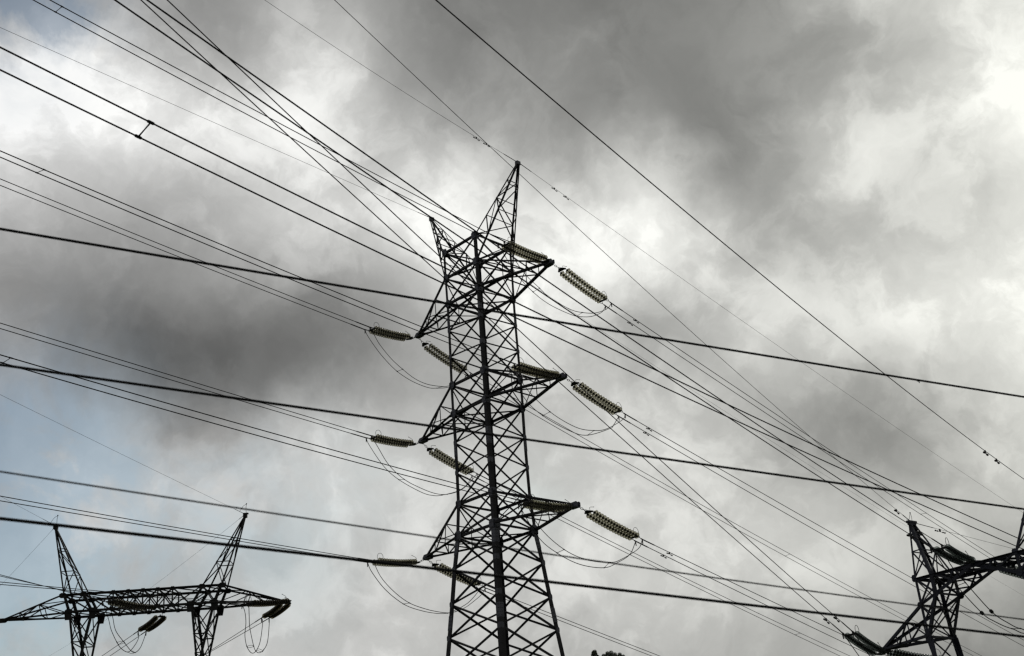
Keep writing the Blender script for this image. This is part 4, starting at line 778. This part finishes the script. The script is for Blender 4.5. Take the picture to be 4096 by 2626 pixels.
build_string('tRb', 'green glass insulator string pulling left from the right arm of the blue grey tower', 'third', TG)
build_string('tRf', 'green insulator string pulling away from the right arm of the blue grey tower', 'third', TG)

# ----------------------------------------------------------------- conductors and earth wires
def wire_pts(k, n=36):
    P0, ph, b, c, e = WIRES[k]
    d = V((math.sin(rad(ph)), math.cos(rad(ph)), 0)); P0 = V(P0)
    return [P0 + d * (e * i / n) + V((0, 0, b * e * i / n + c * (e * i / n) ** 2)) for i in range(n + 1)]
def build_wire(k, r, name, label, cat, group):
    pts = wire_pts(k)
    m = MB(); o = pts[0]
    m.tube(pts, r, 6)
    w = tag(m.build(name, WIRE, None, o, smooth=True), label, cat, group)
    d = (pts[1] - pts[0]).normalized(); s = MB(); k2 = 1.6 if name == 'conductor' else 2.2
    s.tube([o, o + d * 0.05, o + d * 0.95, o + d * 1.1], [r * k2, r * k2, r * k2, r * 1.05], 8)
    s.build('end_sleeve', FITTING, w, o)
AB = {'A': 'upper', 'B': 'lower'}
GW = 'twin conductors of the tall tower'
for sd in 'rl':
    for i in range(3):
        for m_ in 'AB':
            build_wire(f'{sd}{i}f{m_}', 0.0195, 'conductor', f'{AB[m_]} twin wire running right from the {LV[i]} {SD[sd]} arm of the tall tower', 'power line', GW)
            build_wire(f'{sd}{i}b{m_}', 0.0195, 'conductor', f'{AB[m_]} twin wire running left from the {LV[i]} {SD[sd]} arm of the tall tower', 'power line', GW)
GE = 'thin earth wires'
build_wire('eRf', 0.009, 'earth_wire', 'thin earth wire running down right from the right peak of the tall tower', 'power line', GE)
build_wire('eRb', 0.009, 'earth_wire', 'thin earth wire rising up left from the right peak of the tall tower', 'power line', GE)
build_wire('eLf', 0.007, 'earth_wire', 'thin earth wire running down right from the left peak of the tall tower', 'power line', GE)
build_wire('eLb', 0.009, 'earth_wire', 'thin earth wire reaching the left edge from the left peak of the tall tower', 'power line', GE)
GT = 'twin conductors of the blue grey tower'
TN = {'tC': 'middle insulator', 'tL': 'low left arm', 'tR': 'hidden right arm'}
for k, t in TN.items():
    for m_ in 'AB':
        nm_ = {'tC': 'steep', 'tL': 'steepest', 'tR': 'thick'}[k]
        build_wire(k + 'b' + m_, 0.0140, 'conductor', f'{AB[m_]} {nm_} wire from top left to the {t} of the blue grey tower', 'power line', GT)
        build_wire(k + 'f' + m_, 0.0165, 'conductor', f'{AB[m_]} wire leading away behind the {t} of the blue grey tower', 'power line', GT)
build_wire('teR', 0.012, 'earth_wire', 'lone earth wire falling from the top edge to the right edge', 'power line', GE)
build_wire('teL', 0.008, 'earth_wire', 'thin earth wire crossing the right peak down to the blue grey tower horn', 'power line', GE)
build_wire('teLf', 0.007, 'earth_wire', 'thin earth wire leaving right from the left horn of the blue grey tower', 'power line', GE)
build_wire('teRf', 0.008, 'earth_wire', 'thin earth wire leaving right from the right horn of the blue grey tower', 'power line', GE)
GP = 'twin conductors of the portal tower'
PNM = {'pR': 'right arm', 'pC': 'beam middle'}
for k, t in PNM.items():
    for m_ in 'AB':
        q1 = {'A': 'lower', 'B': 'upper'}[m_]
        build_wire(k + 'b' + m_, 0.0165, 'conductor', f'{q1} wire reaching the left edge from the {t} of the portal tower', 'power line', GP)
        build_wire(k + 'f' + m_, 0.0165, 'conductor', f'{AB[m_]} wire slanting down left from the {t} of the portal tower', 'power line', GP)
build_wire('peRb', 0.006, 'earth_wire', 'hair thin earth wire rising up left from the right horn of the portal tower', 'power line', GE)
build_wire('peLb', 0.006, 'earth_wire', 'hair thin earth wire rising up left from the left horn of the portal tower', 'power line', GE)
build_wire('peRf', 0.006, 'earth_wire', 'hair thin earth wire slanting down left from the right horn behind the portal beam', 'power line', GE)
build_wire('peLf', 0.006, 'earth_wire', 'hair thin earth wire slanting down left from the left horn of the portal tower', 'power line', GE)

# jumper loops under the arms
def build_jumper(k, label, group):
    pts = spline([V(p) for p in JUMPERS[k]], 6)
    m = MB(); m.tube(pts, 0.018, 6)
    tag(m.build('jumper_cable', WIRE, None, pts[0], smooth=True), label, 'jumper cable', group)
GJ = 'drooping jumper loops'
for sd in 'rl':
    for i in range(3):
        for m_ in 'AB':
            build_jumper(f'{sd}{i}{m_}', f'{AB[m_]} jumper loop sagging under the {LV[i]} {SD[sd]} arm of the tall tower', GJ)
for k, t in PNM.items():
    build_jumper(k + 'A', f'left one of two deep jumper loops under the portal tower {t}', GJ)
    build_jumper(k + 'B', f'right one of two deep jumper loops under the portal tower {t}', GJ)
for k, t in TN.items():
    build_jumper(k + 'A', f'upper jumper cable slung below the {t} of the blue grey tower', GJ)
    build_jumper(k + 'B', f'lower jumper cable slung below the {t} of the blue grey tower', GJ)

# spacers holding the twin wires apart
SPL = {'r0b': 'twin wires at the top left corner', 'tRb': 'thick twin wires at upper left', 'r1b': 'twin wires near the left edge above the blurred cable',
       'r2b': 'twin wires at the left edge beside the blurred cable', 'l0f': 'twin wires right of the steep crossing wires', 'l1f': 'twin wires right of the tree tops',
       'r0f': 'twin wires just right of the blue grey tower horn'}
cnt = {}
for k, (a, b, t) in zip(SPACER_KEYS, D['spacers']):
    a, b, t = V(a), V(b), V(t)
    if k[0] == 'j':
        j = k[1:]; i = cnt.get(k, 0); cnt[k] = i + 1
        if j[0] in 'rl': where = f"{('right' if j[0] == 'r' else 'left') if i == 0 else ('inner' if j[0] == 'r' else 'right')} part of jumpers under the {LV[int(j[1])]} {SD[j[0]]} arm of the tall tower"
        if j[0] == 'r' and i == 0: where = where.replace('right part', 'outer part')
        if j[0] in 'pt': where = ('first' if i == 0 else 'second') + f" spot along jumpers of the {'portal' if j[0] == 'p' else 'blue grey'} tower {'right arm' if j[1] == 'R' else 'beam'}"
        lab = 'spacer on ' + where.replace('middle right arm of the tall tower', 'right middle arm of tall tower')
        ring = j[0] == 'p'
    else:
        lab = 'small black spacer bar across the ' + SPL[k]; ring = False
    mid = (a + b) / 2
    T = thing('bundle_spacer', mid, lab, 'spacer', 'spacers between twin wires')
    ax = (b - a).normalized(); up = t.cross(ax).normalized()
    m = MB()
    if ring: m.ring(mid, t, (b - a).length / 2 * 0.9, 0.011, 0.42, up=ax)
    else: m.tube([a + ax * 0.03, mid, b - ax * 0.03], [0.014, 0.011, 0.014], 6)
    m.build('bar', FITTING, T, mid)
    for p in (a, b):
        m = MB(); m.tube([p - t * 0.06, p - t * 0.045, p + t * 0.045, p + t * 0.06], [0.018, 0.026, 0.026, 0.018], 8); m.build('clamp', FITTING, T, mid)

# vibration dampers
DL = ['lower', 'upper']
dlab = ['upper damper hanging on the earth wire left of the right peak', 'lower damper hanging on the earth wire left of the right peak', 'upper damper hanging on the earth wire right of the right peak', 'lower damper hanging on the earth wire right of the right peak',
        'damper on the upper wire past the top right insulator string', 'damper on the lower wire past the top right insulator string', 'damper on the upper wire past the middle right insulator string', 'damper on the lower wire past the middle right insulator string',
        'damper on the upper wire past the bottom right insulator string', 'damper on the lower wire past the bottom right insulator string', 'upper damper on the lone earth wire near the right edge', 'lower damper on the lone earth wire near the right edge',
        'damper on the thin wire just left of the blue grey tower horn', 'damper on the steep lower wire beside the blue grey tower horn', 'damper on the steep upper wire in front of the blue grey tower horn', 'damper on the thin wire right of the blue grey tower horn',
        'left damper on the steepest wires above the low arm insulator', 'right damper on the steepest wires above the low arm insulator', 'damper on the earth wire right of the left peak of the tall tower']
for (p, t), lab in zip(D['dampers'], dlab):
    p, t = V(p), V(t)
    T = thing('vibration_damper', p, lab, 'damper', 'vibration dampers on the wires')
    dn = V((0, 0, -1)); s = t.cross(dn).normalized()
    m = MB(); m.box(p + dn * 0.035, t * 0.035, s * 0.022, dn * 0.055); m.build('clamp', FITTING, T, p)
    c = p + dn * 0.10
    m = MB(); m.tube([c - t * 0.19, c - t * 0.1 + dn * 0.008, c, c + t * 0.1 + dn * 0.008, c + t * 0.19], 0.008, 5); m.build('messenger_cable', FITTING, T, p)
    for sg in (-1, 1):
        m = MB(); e = c + t * sg * 0.19
        m.tube([e - t * sg * 0.10 + dn * .012, e - t * sg * 0.07, e - t * sg * .05, e - t * sg * .03, e, e + t * sg * 0.03, e + t * sg * 0.05], [0.014, 0.032, 0.034, 0.017, 0.02, 0.042, 0.03], 8)
        m.build('weight', FITTING, T, p)
for (p, t), w in zip(D['weights'], ('upper', 'lower')):
    p, t = V(p), V(t)
    m = MB(); m.tube([p - t * 0.09, p - t * 0.07, p - t * 0.02, p + t * 0.02, p + t * 0.07, p + t * 0.09], [0.035, 0.06, 0.068, 0.068, 0.06, 0.035], 10)
    tag(m.build('jumper_weight', FITTING, None, p, smooth=False), f'round black weight on the {w} jumper cable right of the blue grey tower column', 'weight', 'weights on the jumper cables')

# ----------------------------------------------------------------- near cables, out of focus
NL = {'1': 'top one of the four thick blurred cables crossing the whole picture', '2': 'second blurred thick cable from the top, crossing the tower at its middle',
      '3': 'faint thin blurred cable just above the lowest blurred one', '4': 'lowest of the four blurred cables crossing the picture'}
for k, (P0, ph, c, b, a, s0, s1), dia in zip('1234', D['near'], D['neard']):
    d = V((math.sin(rad(ph)), math.cos(rad(ph)), 0)); P0 = V((P0[0], P0[1], 0))
    pts = []
    for i in range(41):
        s = s0 + (s1 - s0) * i / 40
        pts.append(P0 + d * s + V((0, 0, c * s * s + b * s + a)))
    m = MB(); m.tube(pts, dia / 2, 8)
    o = tag(m.build('service_cable', RUBBER, None, pts[0], smooth=True), NL[k], 'cable', 'near cables strung across the view')
    if k == '1':
        p = V(D['knob']); m = MB()
        m.tube([p - d * 0.02, p + V((0, 0, -0.012)), p + d * 0.006 + V((0, 0, -0.03))], [0.012, 0.008, 0.003], 6)
        m.build('cable_tie', RUBBER, o, pts[0])

# ----------------------------------------------------------------- three tree tops on the hill
random.seed(4)
def build_tree(top_px_dir, dist, clumps, height, label):
    d = V(top_px_dir) - CAM; k = dist / math.hypot(d.x, d.y)
    top = CAM + d * k
    gz = ground_z(top.x, top.y)
    base = V((top.x, top.y, gz - 0.2))
    T = thing('tree', base, label, 'tree', 'tree tops on the far hill')
    H = top.z - base.z
    m = MB()
    m.tube([base, base + V((0.1, 0, H * 0.35)), base + V((0, 0.15, H * 0.7)), base + V((0, 0, H * 0.95))], [0.35, 0.26, 0.16, 0.05], 8)
    side = RGT
    for (x, dz, r) in clumps:
        c = top + side * x + V((0, 0, dz))
        m.tube([base + V((0, 0, H * 0.45 + random.random() * H * 0.2)), base.lerp(c, 0.75) + side * x * 0.1, c], [0.12, 0.07, 0.02], 5)
    m.build('trunk', BARK, T, base)
    m = MB()
    for (x, dz, r) in clumps:
        for j in range(3):
            c = top + side * x + V((0, 0, dz)) + FWD * (random.random() - 0.5) * 2.2 + side * (random.random() - .5) * r * 0.5 + V((0, 0, -j * r * 0.5))
            for i in range(int(650 * r)):
                v = V((random.gauss(0, 1), random.gauss(0, 1), random.gauss(0, 1))).normalized() * r * (0.35 + 0.65 * random.random() ** 0.5)
                p = c + V((v.x, v.y, v.z * 0.75))
                n = V((random.gauss(0, 1), random.gauss(0, 1), random.gauss(0, 1))).normalized(); a = n.orthogonal().normalized(); b = n.cross(a)
                s = 0.05 + 0.09 * random.random()
                m.add([p - a * s, p + b * s * 0.5, p + a * s, p - b * s * 0.5], [(0, 1, 2, 3)])
    me = bpy.data.meshes.new('crown'); me.from_pydata([tuple(x - base) for x in m.v], [], m.f); me.materials.append(LEAF)
    o = bpy.data.objects.new('crown', me); col.objects.link(o); o.parent = T
TD = D['trees']
build_tree(TD[0], 400, [(0.1, -0.6, 0.72), (-0.35, -0.8, 0.6), (0.4, -0.9, 0.6), (-0.5, -1.7, 0.85), (0.6, -2.0, 0.85), (0, -3.2, 1.4), (-1.0, -4.2, 1.3), (1.0, -4.4, 1.4), (0, -5.5, 1.8)], 14, 'small round tree top left of the broader crown at the bottom edge')
build_tree(TD[1], 400, [(0.6, -0.75, 0.85), (-0.7, -0.85, 0.8), (-1.7, -1.3, 0.85), (1.8, -1.2, 0.85), (-2.7, -2.1, 0.9), (2.7, -2.1, 0.8), (0, -2.2, 1.3), (-1.8, -3.8, 1.5), (1.9, -3.8, 1.5), (0, -5.2, 2.0)], 14, 'broad lumpy tree crown in the middle of three at the bottom edge')
build_tree(TD[2], 405, [(-0.2, -0.6, 0.75), (0.9, -1.1, 0.75), (-0.8, -1.3, 0.7), (0.2, -2.6, 1.3), (1.2, -3.6, 1.3), (-1.2, -3.8, 1.3), (0, -5.2, 1.8)], 13, 'lowest small tree top right of the broader crown at the bottom edge')
